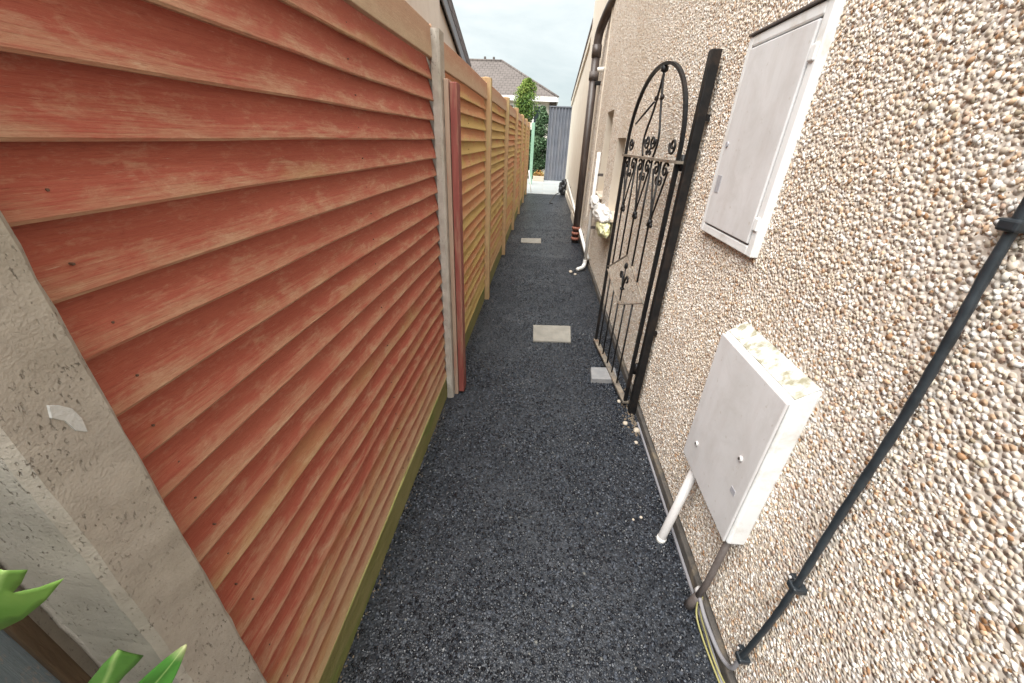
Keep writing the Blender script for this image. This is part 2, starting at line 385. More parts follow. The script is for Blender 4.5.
def scatter(base, pos, rad, rot=None, squash=(1, 1, 1), jitter=.15):
    bv, bf = base; n = len(pos)
    v = bv[None] * (1 + RNG.uniform(-jitter, jitter, (n, len(bv), 1)))
    v = v * rad[:, None, :]
    if rot is not None: v = np.einsum('nij,nkj->nki', rot, v)
    v = v * np.asarray(squash)[None, None, :] + pos[:, None, :]
    fs = bf[None] + (np.arange(n) * len(bv))[:, None, None]
    return v.reshape(-1, 3), fs.reshape(-1, bf.shape[1])
def np_mesh(name, chunks, mats, parent=None):
    """chunks: list of (verts, faces, material index, tint per vert, smooth)"""
    V = []; L = []; S = []; MI = []; SM = []; T = []; o = 0
    for v, fs, mi, t, sm in chunks:
        v = np.asarray(v, np.float32); V.append(v); T.append(np.broadcast_to(np.asarray(t, np.float32), (len(v),)))
        if isinstance(fs, np.ndarray):
            L.append((fs + o).ravel()); S.append(np.full(len(fs), fs.shape[1])); nf = len(fs)
        else:
            L.append(np.concatenate([np.array(q) + o for q in fs])); S.append(np.array([len(q) for q in fs])); nf = len(fs)
        MI.append(np.full(nf, mi)); SM.append(np.full(nf, sm)); o += len(v)
    V = np.concatenate(V); L = np.concatenate(L).astype(np.int32); S = np.concatenate(S).astype(np.int32)
    me = bpy.data.meshes.new(name); me.vertices.add(len(V)); me.vertices.foreach_set('co', V.ravel())
    me.loops.add(len(L)); me.loops.foreach_set('vertex_index', L)
    me.polygons.add(len(S)); st = np.zeros(len(S), np.int32); st[1:] = np.cumsum(S)[:-1]
    me.polygons.foreach_set('loop_start', st); me.polygons.foreach_set('loop_total', S)
    for m in mats: me.materials.append(m)
    me.polygons.foreach_set('material_index', np.concatenate(MI).astype(np.int32)); me.polygons.foreach_set('use_smooth', np.concatenate(SM))
    a = me.attributes.new('tint', 'FLOAT', 'POINT'); a.data.foreach_set('value', np.concatenate(T))
    me.update(calc_edges=True); me.validate()
    ob = bpy.data.objects.new(name, me); C.objects.link(ob)
    if parent is not None: ob.parent = parent; ob.matrix_parent_inverse = Matrix.Translation(-abs_loc(parent))
    return ob

# ------------------------------------------------------------------ constants of the place
XW = .70          # face of the pebbledash wall
XF = -.516        # lower lips of the fence boards
FENCE_END = 12.6

# ------------------------------------------------------------------ ground, path, patio
g = MB(); g.add([(-150, -60, -.03), (150, -60, -.03), (150, 240, -.03), (-150, 240, -.03)], [(0, 1, 2, 3)])
tag(g.build('ground', M['soil']), 'brown earth ground around the alley', 'ground', kind='structure')

def path_mesh():
    # gently uneven sheet of tarmac with loose chippings standing out of it near the camera
    xs = np.linspace(-.56, .72, 17); ys = np.linspace(-1.6, 12.75, 145)
    X, Y = np.meshgrid(xs, ys); Z = .004 * np.sin(X * 4.1 + Y * 1.7) * np.sin(Y * 2.3 + 1) + RNG.normal(0, .0008, X.shape)
    v = np.stack([X, Y, Z], -1).reshape(-1, 3); nx = len(xs)
    i = np.arange(len(ys) - 1)[:, None] * nx + np.arange(nx - 1)[None]
    fs = np.stack([i, i + 1, i + nx + 1, i + nx], -1).reshape(-1, 4)
    chunks = [(v, fs, 0, .3, True)]
    for (y0, y1, dens, r0, r1, base) in ((.25, 2.6, 12000, .0032, .0078, ico()), (2.6, 5.5, 9000, .0035, .007, (OCT_V, OCT_F)), (5.5, 7.5, 3600, .004, .0075, (OCT_V, OCT_F)), (7.5, 9.5, 2200, .004, .0075, (OCT_V, OCT_F)), (9.5, 12.7, 1000, .004, .0075, (OCT_V, OCT_F))):
        n = int((y1 - y0) * 1.26 * dens)
        p = np.stack([RNG.uniform(-.55, .71, n), RNG.uniform(y0, y1, n), np.zeros(n)], 1)
        p[:, 2] = .004 * np.sin(p[:, 0] * 4.1 + p[:, 1] * 1.7) * np.sin(p[:, 1] * 2.3 + 1) + RNG.uniform(-.0012, .0016, n)
        r = RNG.uniform(r0, r1, n)[:, None] * RNG.uniform(.65, 1.15, (n, 3))
        vv, ff = scatter(base, p, r, rand_rot(n), (1, 1, .75))
        chunks.append((vv, ff, 1, np.repeat(RNG.random(n), len(base[0])), False))
    return np_mesh('path', chunks, [M['tarmac'], M['chip']])
tag(path_mesh(), 'fresh black tarmac alley path between fence and house wall', 'path', kind='structure')
g = MB(); g.box(-.9, 3.2, 12.75, 17.6, -.06, .012)
tag(g.build('patio', M['patio']), 'pale patio slabs at the far end of the path', 'patio', kind='structure')

# ------------------------------------------------------------------ the house on the right
house = thing('house', (XW, 4.4, 0), 'long pebbledashed house wall along the right of the path, with cream rear extension', 'house')
OPEN = [(3.86, 4.30, .86, 1.545), (4.80, 5.30, .95, 1.815)]
def house_wall():
    Y = [-1.6, 3.86, 4.30, 4.80, 5.30, 6.72]; Z = [.065, .86, .95, 1.545, 1.815, 5.0]
    V = []; F = []
    def quad(a, b, c, d): o = len(V); V.extend([a, b, c, d]); F.append((o, o + 1, o + 2, o + 3))
    for i in range(len(Y) - 1):
        for j in range(len(Z) - 1):
            yc = (Y[i] + Y[i + 1]) / 2; zc = (Z[j] + Z[j + 1]) / 2
            if any(a < yc < b and c < zc < d for a, b, c, d in OPEN): continue
            quad((XW, Y[i], Z[j]), (XW, Y[i], Z[j + 1]), (XW, Y[i + 1], Z[j + 1]), (XW, Y[i + 1], Z[j]))
    # underside of the render (it overhangs the plinth) and near end return, and the back of the house
    quad((XW, -1.6, .065), (XW, 6.72, .065), (XW + .03, 6.72, .065), (XW + .03, -1.6, .065))
    quad((XW, -1.6, .065), (XW + 6, -1.6, .065), (XW + 6, -1.6, 5), (XW, -1.6, 5))
    quad((XW + 6, -1.6, .0), (XW + 6, 8.85, .0), (XW + 6, 8.85, 5), (XW + 6, -1.6, 5))
    chunks = [(np.array(V), F, 0, .5, False)]
    def zone(y0, y1, z0, z1, dens, r0, r1, base, out):
        n = int((y1 - y0) * (z1 - z0) * dens)
        p = np.stack([np.full(n, XW) + RNG.uniform(-.0012, .0018, n), RNG.uniform(y0, y1, n), RNG.uniform(z0, z1, n)], 1)
        keep = np.ones(n, bool)
        for a, b, c, d in OPEN + [(1.28, 1.70, 1.21, 1.82), (.82, 1.20, .43, .96)]:
            keep &= ~((p[:, 1] > a) & (p[:, 1] < b) & (p[:, 2] > c) & (p[:, 2] < d))
        # bare patches where stones have come away
        w = np.sin(p[:, 1] * 5.3 + 2 * np.sin(p[:, 2] * 3.1)) * np.sin(p[:, 2] * 6.1 + 1.7 * np.sin(p[:, 1] * 4.3))
        keep &= ~((w > .55) & (RNG.random(n) < .5))
        p = p[keep]; n = len(p)
        r = (RNG.uniform(0, 1, n) ** 1.6 * (r1 - r0) + r0)[:, None] * RNG.uniform(.5, 1.3, (n, 3))
        vv, ff = scatter(base, p, r, rand_rot(n), (.40, 1, 1), .30)
        t = RNG.random(n)
        chunks.append((vv, ff, 1, np.repeat(t, len(base[0])), True))
    zone(.15, 2.4, .068, 2.5, 16000, .0024, .0072, ico(), 0)
    zone(2.4, 4.4, .068, 2.9, 9000, .0040, .0080, (OCT_V, OCT_F), 0)
    zone(4.4, 6.7, .068, 3.6, 5000, .0050, .0090, (OCT_V, OCT_F), 0)
    return np_mesh('wall', chunks, [M['render_base'], M['pebble']], house)
tag(house_wall(), 'pebbledash of white, cream and brown stones')
p = MB(); p.box(XW - .016, XW + .2, -1.6, 6.7, -.02, .05); p.build('plinth', M['plinth'], house, bevel=.006)
for (a, b, c, d) in OPEN:
    w = MB(); D = .13
    # reveal lining, then a white frame with a dark pane
    w.add([(XW, a, c), (XW, b, c), (XW, b, d), (XW, a, d), (XW + D, a, c), (XW + D, b, c), (XW + D, b, d), (XW + D, a, d)],
          [(0, 1, 5, 4), (1, 2, 6, 5), (2, 3, 7, 6), (3, 0, 4, 7)])
    win = w.build('window', M['reveal'], house)
    fr = MB(); t = .05; x0, x1 = XW + D - .05, XW + D - .003
    fr.box(x0, x1, a + .002, a + t, c + .002, d - .002); fr.box(x0, x1, b - t, b - .002, c + .002, d - .002)
    fr.box(x0, x1, a + t, b - t, c + .002, c + t); fr.box(x0, x1, a + t, b - t, d - t, d - .002)
    fr.build('frame', M['white_paint'], win, bevel=.004)
    pn = MB(); pn.box(XW + D - .03, XW + D - .02, a + t, b - t, c + t, d - t); pn.build('pane', M['glass'], win)
    sl = MB(); sl.hexa([(XW - .03, a - .02, c - .035), (XW + .09, a - .02, c - .035), (XW + .09, b + .02, c - .035), (XW - .03, b + .02, c - .035),
                        (XW - .03, a - .02, c - .006), (XW + .09, a - .02, c + .006), (XW + .09, b + .02, c + .006), (XW - .03, b + .02, c - .006)])
    sl.build('sill', M['reveal'], win, bevel=.003)
# smooth cream part of the wall from the downpipe on, and the lower rear extension with its sloping verge
def verge(y): return 3.36 - (y - 8.9) * .155
w = MB()
w.hexa([(XW - .012, 6.72, .0), (XW + 5.9, 6.72, .0), (XW + 5.9, 8.86, .0), (XW - .012, 8.86, .0), (XW - .012, 6.72, 4.99), (XW + 5.9, 6.72, 4.99), (XW + 5.9, 8.86, 4.99), (XW - .012, 8.86, 4.99)])
w.build('rear_wall', M['cream_render'], house)
w = MB()
w.hexa([(XW + .03, 8.863, 0), (XW + 5, 8.863, 0), (XW + 5, 13.9, 0), (XW + .03, 13.9, 0),
        (XW + .03, 8.863, verge(8.86)), (XW + 5, 8.863, verge(8.86)), (XW + 5, 13.9, verge(13.9)), (XW + .03, 13.9, verge(13.9))])
w.build('extension_wall', M['cream_render'], house)
w = MB()
def slab(mb, x0, x1, y0, y1, b0, t):
    mb.hexa([(x0, y0, verge(y0) + b0), (x1, y0, verge(y0) + b0), (x1, y1, verge(y1) + b0), (x0, y1, verge(y1) + b0),
             (x0, y0, verge(y0) + b0 + t), (x1, y0, verge(y0) + b0 + t), (x1, y1, verge(y1) + b0 + t), (x0, y1, verge(y1) + b0 + t)])
slab(w, XW - .02, XW + 5.1, 8.866, 14.05, .03, .07)
er = w.build('extension_roof', M['roof_grey'], house, uvs=[(a[1], a[0]) for a in w.v])
w = MB(); slab(w, XW - .005, XW + .028, 8.868, 14.0, -.12, .147); w.build('bargeboard', M['cream_render'], er)
w = MB(); w.box(XW - .034, XW - .013, 6.74, 8.86, .0, .16); w.box(XW + .008, XW + .029, 8.87, 13.88, .0, .16); w.build('plinth_band', M['cream_render'], house, bevel=.01)
w = MB()
e = .35; x0, x1, y0, y1 = XW - .02, XW + 6 + e, -1.6 - e, 8.86 + .05
w.add([(x0, y0, 5.0), (x1, y0, 5.0), (x1, y1, 5.0), (x0, y1, 5.0), (x0 + 3.2, y0 + 3.2, 7.2), (x0 + 3.2, y1 - 3.2, 7.2)],
      [(0, 3, 2, 1), (0, 1, 4), (1, 2, 5, 4), (2, 3, 5), (3, 0, 4, 5)])
w.build('roof', M['roof_grey'], house, uvs=[(a[1], a[0] + a[2]) for a in w.v])
w = MB(); w.box(XW - .012, XW + .01, 6.06, 6.10, .5, 4.9); w.build('wall_strip', M['cream_render'], house, bevel=.004)  # narrow raised cream strip up the wall near the downpipe

# ------------------------------------------------------------------ electricity cabinet (upper white box)
cab = thing('meter_cabinet', (XW, 1.49, 1.51), 'tall flat white electricity meter cabinet high on the pebbledash wall', 'meter box')
y0, y1, z0, z1 = 1.262, 1.712, 1.192, 1.838
b = MB(); xo = XW - .024
b.box(xo, XW + .02, y0, y0 + .035, z0, z1); b.box(xo, XW + .02, y1 - .028, y1, z0, z1)
b.box(xo, XW + .02, y0 + .035, y1 - .028, z0, z0 + .03); b.box(xo, XW + .02, y0 + .035, y1 - .028, z1 - .03, z1)
b.build('surround', M['box_trim'], cab, bevel=.004)
b = MB(); b.box(XW - .010, XW - .002, y0 + .036, y1 - .029, z0 + .031, z1 - .031); b.build('back_plate', M['slot_dark'], cab)
b = MB(); b.box(xo - .004, xo + .010, y0 + .040, y1 - .033, z0 + .036, z1 - .036); door = b.build('door', M['box_white'], cab, bevel=.004)
b = MB(); b.box(xo - .0055, xo - .0042, y1 - .09, y1 - .055, z0 + .155, z0 + .215); b.build('sticker', M['label_grey'], door)
for zz in (z0 + .10, z1 - .11): b = MB(); b.box(xo - .006, xo + .004, y0 + .008, y0 + .034, zz - .02, zz + .02); b.build('hinge', M['box_trim'], door, bevel=.004)
b = MB(); b.tube([(xo - .008, y1 - .06, z0 + .32), (xo - .003, y1 - .06, z0 + .32)], .009, 12); b.build('lock', M['label_grey'], door)
b = MB(); b.box(XW - .030, XW + .01, y0 - .004, y1 + .004, z1 + .002, z1 + .010); b.build('drip_strip', M['pvc_dark'], cab, bevel=.002)

# ------------------------------------------------------------------ gas meter box (lower, standing off the wall, lichen on top)
gas = thing('gas_meter_box', (XW, 1.0, .42), 'deep white gas meter box low on the wall with lichen on its sloping top', 'meter box')
y0, y1, z0, zf, zb = .803, 1.205, .415, .957, .998; xf = XW - .054
b = MB()
b.hexa([(xf, y0, z0), (XW + .004, y0, z0), (XW + .004, y1, z0), (xf, y1, z0), (xf, y0, zf), (XW + .004, y0, zb), (XW + .004, y1, zb), (xf, y1, zf)])
b.build('casing', M['box_trim'], gas, bevel=.008)
b = MB(); b.hexa([(xf + .006, y0 + .008, zf + .0055), (XW - .001, y0 + .008, zb - .0008), (XW - .001, y1 - .008, zb - .0008), (xf + .006, y1 - .008, zf + .0055),
                  (xf + .006, y0 + .008, zf + .0075), (XW - .001, y0 + .008, zb + .0022), (XW - .001, y1 - .008, zb + .0022), (xf + .006, y1 - .008, zf + .0075)])
b.build('lid_top', M['lichen'], gas)
b = MB(); b.box(xf - .011, xf - .003, y0 + .004, y1 - .004, z0 + .006, zf - .004); door = b.build('door', M['box_white'], gas, bevel=.005)
b = MB(); b.box(xf - .003, xf - .0005, y0 + .012, y1 - .012, z0 + .014, zf - .012); b.build('door_seal', M['slot_dark'], gas)
for (yy, zz) in ((y0 + .075, z0 + .285), (y1 - .085, z0 + .12)):
    b = MB(); b.tube([(xf - .017, yy, zz), (xf - .010, yy, zz)], [.008, .0095], 14); b.build('lock', M['pvc_grey'], door)
    b = MB(); b.tube([(xf - .0185, yy, zz), (xf - .0172, yy, zz)], .0045, 10); b.build('keyhole', M['slot_dark'], door)
b = MB(); b.box(xf - .0122, xf - .0111, y0 + .04, y0 + .065, z0 + .165, z0 + .185); b.build('mark', M['label_grey'], door)

def pipe_thing(name, pts, r, mat, label, cat, group=None, seg=12):
    o = MB().tube(pts, r, seg).build(name, mat, None, True)
    return tag(o, label, cat, group)
def smooth_path(pts, n=8):
    pts = [Vector(p) for p in pts]; out = []
    for i in range(len(pts) - 1):
        p0 = pts[max(i - 1, 0)]; p1 = pts[i]; p2 = pts[i + 1]; p3 = pts[min(i + 2, len(pts) - 1)]
        for k in range(n):
            t = k / n; out.append(.5 * ((2 * p1) + (p2 - p0) * t + (2 * p0 - 5 * p1 + 4 * p2 - p3) * t * t + (3 * p1 - p0 - 3 * p2 + p3) * t ** 3))
    out.append(pts[-1]); return out
# pale grey pipe sloping from the box into the tarmac
t = thing('gas_pipe', (.61, 1.10, 0), 'pale grey plastic pipe slanting from the gas box down into the tarmac', 'pipe')
MB().tube([(XW - .035, 1.12, .44), (.612, 1.10, .0), (.608, 1.10, -.03)], .017, 14).build('pipe', M['pvc_grey'], t, True)
MB().tube([(.616, 1.101, .022), (.611, 1.10, .0)], .0195, 14).build('end_collar', M['pvc_white'], t, True)
# brown service conduit
t = thing('service_conduit', (.66, .83, 0), 'dark brown conduit dropping from the front corner of the gas box to the plinth', 'pipe')
MB().tube([(XW - .03, .83, .43), (XW - .035, .83, .16), (.66, .84, .04)], .011, 10).build('pipe', M['pvc_dark'], t, True)
MB().tube([(.667, .838, .075), (.648, .845, -.01)], .0175, 12).build('sleeve', M['pvc_dark'], t, True)
MB().tube([(.668, .85, .095), (.664, .855, .07)], .012, 10).build('clip', M['pvc_grey'], t, True)
# black cable
b = MB()
b.hexa([(XW - .0275, .25, -.01), (XW - .0175, .25, -.01), (XW - .0175, 1.88, -.01), (XW - .0275, 1.88, -.01), (XW - .0285, .25, .012), (XW - .0185, .25, .014), (XW - .0185, 1.88, .013), (XW - .0285, 1.88, .011)])
tag(b.build('edging_strip', M['barge'], bevel=.002), 'thin grey edging strip between the tarmac and the plinth below the gas box', 'edging')
t = thing('black_cable', (XW, .64, 0), 'thick black cable clipped down the near end of the pebbledash wall', 'cable')
pts = smooth_path([(XW - .019, .64, 2.9), (XW - .019, .63, 2.0), (XW - .020, .618, 1.43), (XW - .021, .607, 1.25), (XW - .020, .600, 1.07), (XW - .018, .600, .8), (XW - .020, .594, .57), (XW - .017, .599, .40), (XW - .020, .611, .17)], 10)
MB().tube(pts, [.0078 + .0006 * math.sin(k * 1.7) for k in range(len(pts))], 14).build('cable', M['cable'], t, True)
for zz, yy in ((1.418, .618), (.565, .594), (.18, .610)):
    k = MB(); k.box(XW - .032, XW + .004, yy - .014, yy + .015, zz - .009, zz + .009); k.box(XW - .016, XW + .004, yy + .015, yy + .034, zz - .007, zz + .007)
    cl = k.build('clip', M['cable'], t, bevel=.004)
    MB().tube([(XW - .021, yy + .025, zz), (XW - .014, yy + .025, zz)], .004, 8).build('nail', M['pvc_grey'], cl, True)
# grey cable tail from the last clip along the plinth to the conduit, and the thin yellow-green wires
pipe_thing('grey_cable', smooth_path([(XW - .02, .612, .17), (.684, .622, .09), (.676, .67, .060), (.668, .75, .06), (.664, .80, .07), (.664, .84, .085)], 8), .0068, M['barge'], 'short grey cable curling along the plinth below the black cable', 'cable')
for k, (dx, dz, lb) in enumerate(((0, .0, 'thin yellow-green wire trailing by the plinth, nearer the tarmac'), (.013, .008, 'thin yellow-green wire trailing by the plinth, nearer the wall'))):
    pipe_thing('thin_wire', smooth_path([(.662 + dx, .835, .08), (.655 + dx, .80, .03 + dz), (.658 + dx, .74, .012 + dz), (.664 + dx * .6, .66, .009 + dz), (.674 + dx * 1.2, .55, .009 + dz), (.68 + dx, .40, .008 + dz)], 8), .0032, M['wire_yellow'], lb, 'wire', 'thin wires by the plinth', 8)

# ------------------------------------------------------------------ gate post and wrought iron gate
post = thing('gate_post', (.66, 1.98, 0), 'square black steel gate post standing against the pebbledash wall', 'post')
b = MB(); b.box(.640, .682, 1.962, 2.006, -.05, 1.852); b.build('post', M['iron'], post, bevel=.004)
for zz in (.30, 1.43):
    b = MB(); b.tube([(.641, 2.018, zz - .035), (.641, 2.018, zz + .035)], .011, 10); b.box(.634, .648, 2.009, 2.018, zz - .012, zz + .012)
    b.build('hinge', M['iron'], post, True)
for zz in (.55, 1.60): b = MB(); b.box(.684, .703, 1.97, 1.99, zz, zz + .025); b.build('wall_bracket', M['iron'], post)

GA = Vector((.622, 2.032, 0)); GU = (Vector((.535, 2.86, 0)) - GA).normalized(); GN = Vector((-GU.y, GU.x, 0))
def G(u, z, d=0.): q = GA + GU * u + GN * d; return (q.x, q.y, z)
gate = thing('iron_gate', GA, 'black wrought iron gate with arched top and scrolls, swung open along the wall', 'gate')
W = .845; ZR = 1.432; ZB = .045; ZT = 1.868
def gp(name, path, w, h, mat='iron', parent=gate):
    return MB().bar([G(*q) for q in path], w, h, GN).build(name, M[mat], parent, False)
def arch_pts(n=44):
    out = [(0.0, ZR)]
    for k in range(n + 1):
        a = math.pi * k / n; out.append((W / 2 - W / 2 * math.copysign(abs(math.cos(a)) ** .95, math.cos(a)), ZR + .02 + (ZT - ZR - .02) * math.sin(a) ** .9 if 0 < k < n else ZR + .02))
    out.append((W, ZR)); return out
gp('stile', [(0, ZB), (0, ZR)], .017, .020); gp('stile', [(W, ZB), (W, ZR)], .017, .020)
MB().bar([G(*q) for q in arch_pts()], .014, .018, GN).build('arch', M['iron'], gate)
gp('mid_rail', [(-.03, ZR), (W + .02, ZR)], .012, .034, 'iron_worn')
gp('bottom_rail', [(-.012, ZB), (W + .012, ZB)], .014, .036, 'iron_worn')
BU = [.735, .60, .465, .335, .20]
def dia_hi(u): return .665 + (.875 - .665) * (1 - abs(u - .44) / .41) + (.08 * (.44 - u) if u < .44 else 0)
def dia_lo(u): return .665 - (.665 - .53) * (1 - abs(u - .44) / .41) + (.10 * (.44 - u) if u < .44 else 0)
for u in BU:
    MB().tube([G(u, ZR), G(u, dia_hi(u))], .0058, 8).build('bar', M['iron'], gate, True)
    MB().tube([G(u, dia_lo(u)), G(u, ZB)], .0058, 8).build('bar', M['iron'], gate, True)
up = [(.03 * 0 + W * k / 24, dia_hi(max(.03, min(W - .02, W * k / 24)))) for k in range(25)]
lo = [(W * k / 24, dia_lo(max(.03, min(W - .02, W * k / 24)))) for k in range(25)]
o = MB(); o.bar([G(*q) for q in up], .006, .012, GN); o.bar([G(*q) for q in lo], .006, .012, GN); o.build('diamond_band', M['iron_worn'], gate)
def scroll(cx, cz, r, turns, a0, dirn, n=26, tail=None):
    pts = []
    for k in range(n + 1):
        t = k / n; a = a0 + dirn * turns * 2 * math.pi * t; rr = r * (.22 + .78 * t); pts.append((cx + rr * math.cos(a), cz + rr * math.sin(a)))
    if tail: pts += tail
    return pts
def scr(name, pts, rad=.0052): return MB().tube([G(*q) for q in pts], rad, 7).build(name, M['iron'], gate, True)
# fleur in the diamond
fl = MB()
fl.tube([G(.44, .56), G(.44, .80)], [.006, .004], 7)
for sgn in (-1, 1): fl.tube([G(.44 + sgn * q[0], q[1]) for q in [(0, .64), (.02, .70), (.05, .745), (.075, .74), (.078, .715), (.06, .705)]], .0065, 7)
fl.ball(G(.44, .80), .013, .013, .026); fl.ball(G(.44, .645), .017, .017, .013)
fl.build('fleur', M['iron'], gate, True)
# three spears below the mid rail: two rods meeting in a knot, with a pair of scrolls at the rail
for (uc, zc) in ((.715, 1.13), (.455, 1.13), (.19, 1.13)):
    for sgn in (-1, 1):
        v = [(uc, zc), (uc + sgn * .035, zc + .09), (uc + sgn * .075, zc + .19), (uc + sgn * .10, zc + .255)]
        e0 = scroll(uc + sgn * .062, zc + .258, .038, 1.15, math.pi * (.5 if sgn > 0 else .5), sgn * -1)
        scr('spear_rod', smooth_path([(a, b, 0) for a, b in v], 5) and [(q.x, q.y) for q in smooth_path([(a, b, 0) for a, b in v], 5)])
        scr('scroll', e0, .0058)
        scr('scroll', scroll(uc + sgn * .022, zc + .20, .024, 1.0, math.pi / 2, sgn), .0045)
    k = MB(); k.ball(G(uc, zc - .008), .016, .016, .022); k.ball(G(uc - .022, zc - .022), .010, .010, .016); k.ball(G(uc + .022, zc - .022), .010, .010, .016)
    k.build('knot', M['iron'], gate, True)
# lyre and scrolls in the arch
for sgn in (-1, 1):
    v = [(.405, ZT - .035), (.405 + sgn * .012, 1.78), (.405 + sgn * .055, 1.66), (.415 + sgn * .105, 1.565), (.42 + sgn * .115, 1.50), (.42 + sgn * .085, ZR + .01)]
    scr('lyre_rod', [(q.x, q.y) for q in smooth_path([(a, b, 0) for a, b in v], 6)], .006)
    scr('scroll', scroll(.42 + sgn * .045, 1.515, .040, 1.3, -math.pi / 2, sgn), .0058)
    scr('scroll', scroll(.42 + sgn * .028, 1.462, .020, 1.0, math.pi / 2, -sgn), .0045)
    k = MB(); k.ball(G(.405 + sgn * .040, 1.72), .013, .013, .016); k.build('knot', M['iron'], gate, True)
scr('scroll', scroll(.755, 1.50, .042, 1.3, -math.pi / 2, -1), .006); scr('scroll', scroll(.095, 1.50, .042, 1.3, -math.pi / 2, 1), .006)
scr('stay', [(.735, 1.61), (.475, 1.705)], .0055)
k = MB(); k.ball(G(.405, ZT - .022), .022, .018, .022); k.build('finial', M['iron'], gate, True)

# ------------------------------------------------------------------ rainwater downpipe
dp = thing('downpipe', (.60, 6.5, 0), 'dark brown rainwater downpipe with a swan-neck top at the house corner', 'downpipe')
px, py = .600, 6.50; r = .055
MB().tube([(px, py, .0), (px, py, 2.60)], r, 16).build('pipe', M['pvc_brown'], dp, True)
MB().tube(smooth_path([(px, py, 2.60), (px, py, 2.70), (px + .015, py - .05, 2.82), (px + .06, py - .28, 2.96), (px + .10, py - .52, 3.02), (px + .15, py - .66, 3.04)], 6), r, 16).build('swan_neck', M['pvc_brown'], dp, True)
MB().tube([(px, py, 2.52), (px, py, 2.66)], r * 1.17, 16).build('socket', M['pvc_grey' if 0 else 'pvc_brown'], dp, True)
MB().tube([(px, py, 2.26), (px, py, 2.36)], r * 1.19, 16).build('socket', M['pvc_dark'], dp, True)
for k in range(3): MB().tube([(px, py, .05 + .085 * k), (px, py, .095 + .085 * k)], r * 1.22, 16).build('collar', M['terracotta'], dp, True)
b = MB(); b.box(px + .02, XW + .01, py - .07, py - .035, 2.20, 2.25); b.build('bracket', M['iron'], dp, bevel=.005)
t = thing('overflow_pipe', (XW, 6.25, 2.36), 'short white overflow pipe stub poking from the wall beside the downpipe', 'pipe')
MB().tube([(XW + .01, 6.25, 2.36), (XW - .085, 6.25, 2.35)], .028, 12).build('stub', M['pvc_white'], t, True)

# ------------------------------------------------------------------ white waste pipes
t = thing('waste_pipe', (.625, 5.0, 0), 'upright white plastic waste pipe bending out over the tarmac', 'pipe')
MB().tube([(.625, 5.0, .09), (.625, 5.0, 1.40)], .021, 12).build('pipe', M['pvc_white'], t, True)
MB().tube(smooth_path([(.625, 5.0, .13), (.622, 4.99, .08), (.60, 4.955, .045), (.55, 4.90, .035), (.525, 4.87, .035)], 6), .025, 12).build('elbow', M['pvc_white'], t, True)
for zz in (.55, 1.16):
    b = MB(); b.box(.62, XW + .005, 4.985, 5.015, zz - .015, zz + .015); b.build('bracket', M['pvc_dark'], t)
t = thing('sloping_pipe', (.66, 8.0, .3), 'long white waste pipe sloping along the foot of the wall behind the downpipe', 'pipe')
MB().tube([(.662, 11.6, .545), (.662, 5.06, .13)], .024, 10).build('pipe', M['pvc_white'], t, True)
for yy in (6.2, 8.2, 10.4):
    zz = .13 + (yy - 5.06) * .0635; b = MB(); b.box(.662, XW + .004, yy - .02, yy + .02, zz - .012, zz + .012); b.build('bracket', M['pvc_dark'], t)

def blob(name, c, r3, mat, parent=None, sub=4, amp=.35, fr=2.3, seed=0, flat=None):
    bm = bmesh.new(); bmesh.ops.create_icosphere(bm, subdivisions=sub, radius=1.)
    from mathutils import noise
    for v in bm.verts:
        d = v.co.normalized(); q = d * fr + Vector((seed * 7.1, seed * 3.3, seed))
        k = 1 + amp * (noise.noise(q) + .5 * abs(noise.noise(q * 2.7)) + .3 * noise.noise(q * 6))
        v.co = Vector((c[0] + d.x * r3[0] * k, c[1] + d.y * r3[1] * k, c[2] + d.z * r3[2] * k))
        if flat is not None and v.co.z < flat: v.co.z = flat
    me = bpy.data.meshes.new(name); bm.to_mesh(me); bm.free(); me.materials.append(mat)
    for p_ in me.polygons: p_.use_smooth = True
    ob = bpy.data.objects.new(name, me); C.objects.link(ob)
    if parent is not None: ob.parent = parent; ob.matrix_parent_inverse = Matrix.Translation(-abs_loc(parent))
    return ob
t = thing('plastic_bag', (.64, 4.35, .85), 'crumpled white plastic bag with yellow-green print caught under the window by the gate', 'bag')
blob('bag', (.632, 4.20, .845), (.075, .38, .085), M['bag_white'], t, 5, .24, 2.1, 3)
blob('bag_corner', (.628, 4.86, .865), (.055, .17, .085), M['bag_white'], t, 4, .25, 2.2, 9)
blob('printed_fold', (.628, 3.98, .755), (.058, .26, .085), M['bag_yellow'], t, 5, .24, 2.1, 5)

# ------------------------------------------------------------------ slabs and blocks on the path
def slab_thing(pts, z0, z1, mat, label, name='paving_slab', cat='slab'):
    b = MB(); b.hexa([(x, y, z0) for x, y in pts] + [(x, y, z1) for x, y in pts])
    return tag(b.build(name, M[mat], bevel=.006), label, cat)
slab_thing([(.012, 2.845), (.330, 2.868), (.345, 3.182), (.004, 3.150)], -.03, .014, 'slab', 'pale concrete slab set in the tarmac in front of the gate')
slab_thing([(-.29, 6.27), (.040, 6.29), (.036, 6.62), (-.303, 6.56)], -.03, .014, 'slab', 'dull stone slab set in the tarmac far up the path beside the downpipe')
slab_thing([(.438, 2.285), (.62, 2.30), (.63, 2.46), (.448, 2.44)], -.01, .038, 'slab_grey', 'small grey paver propped under the bottom rail of the gate', 'paver_block', 'block')
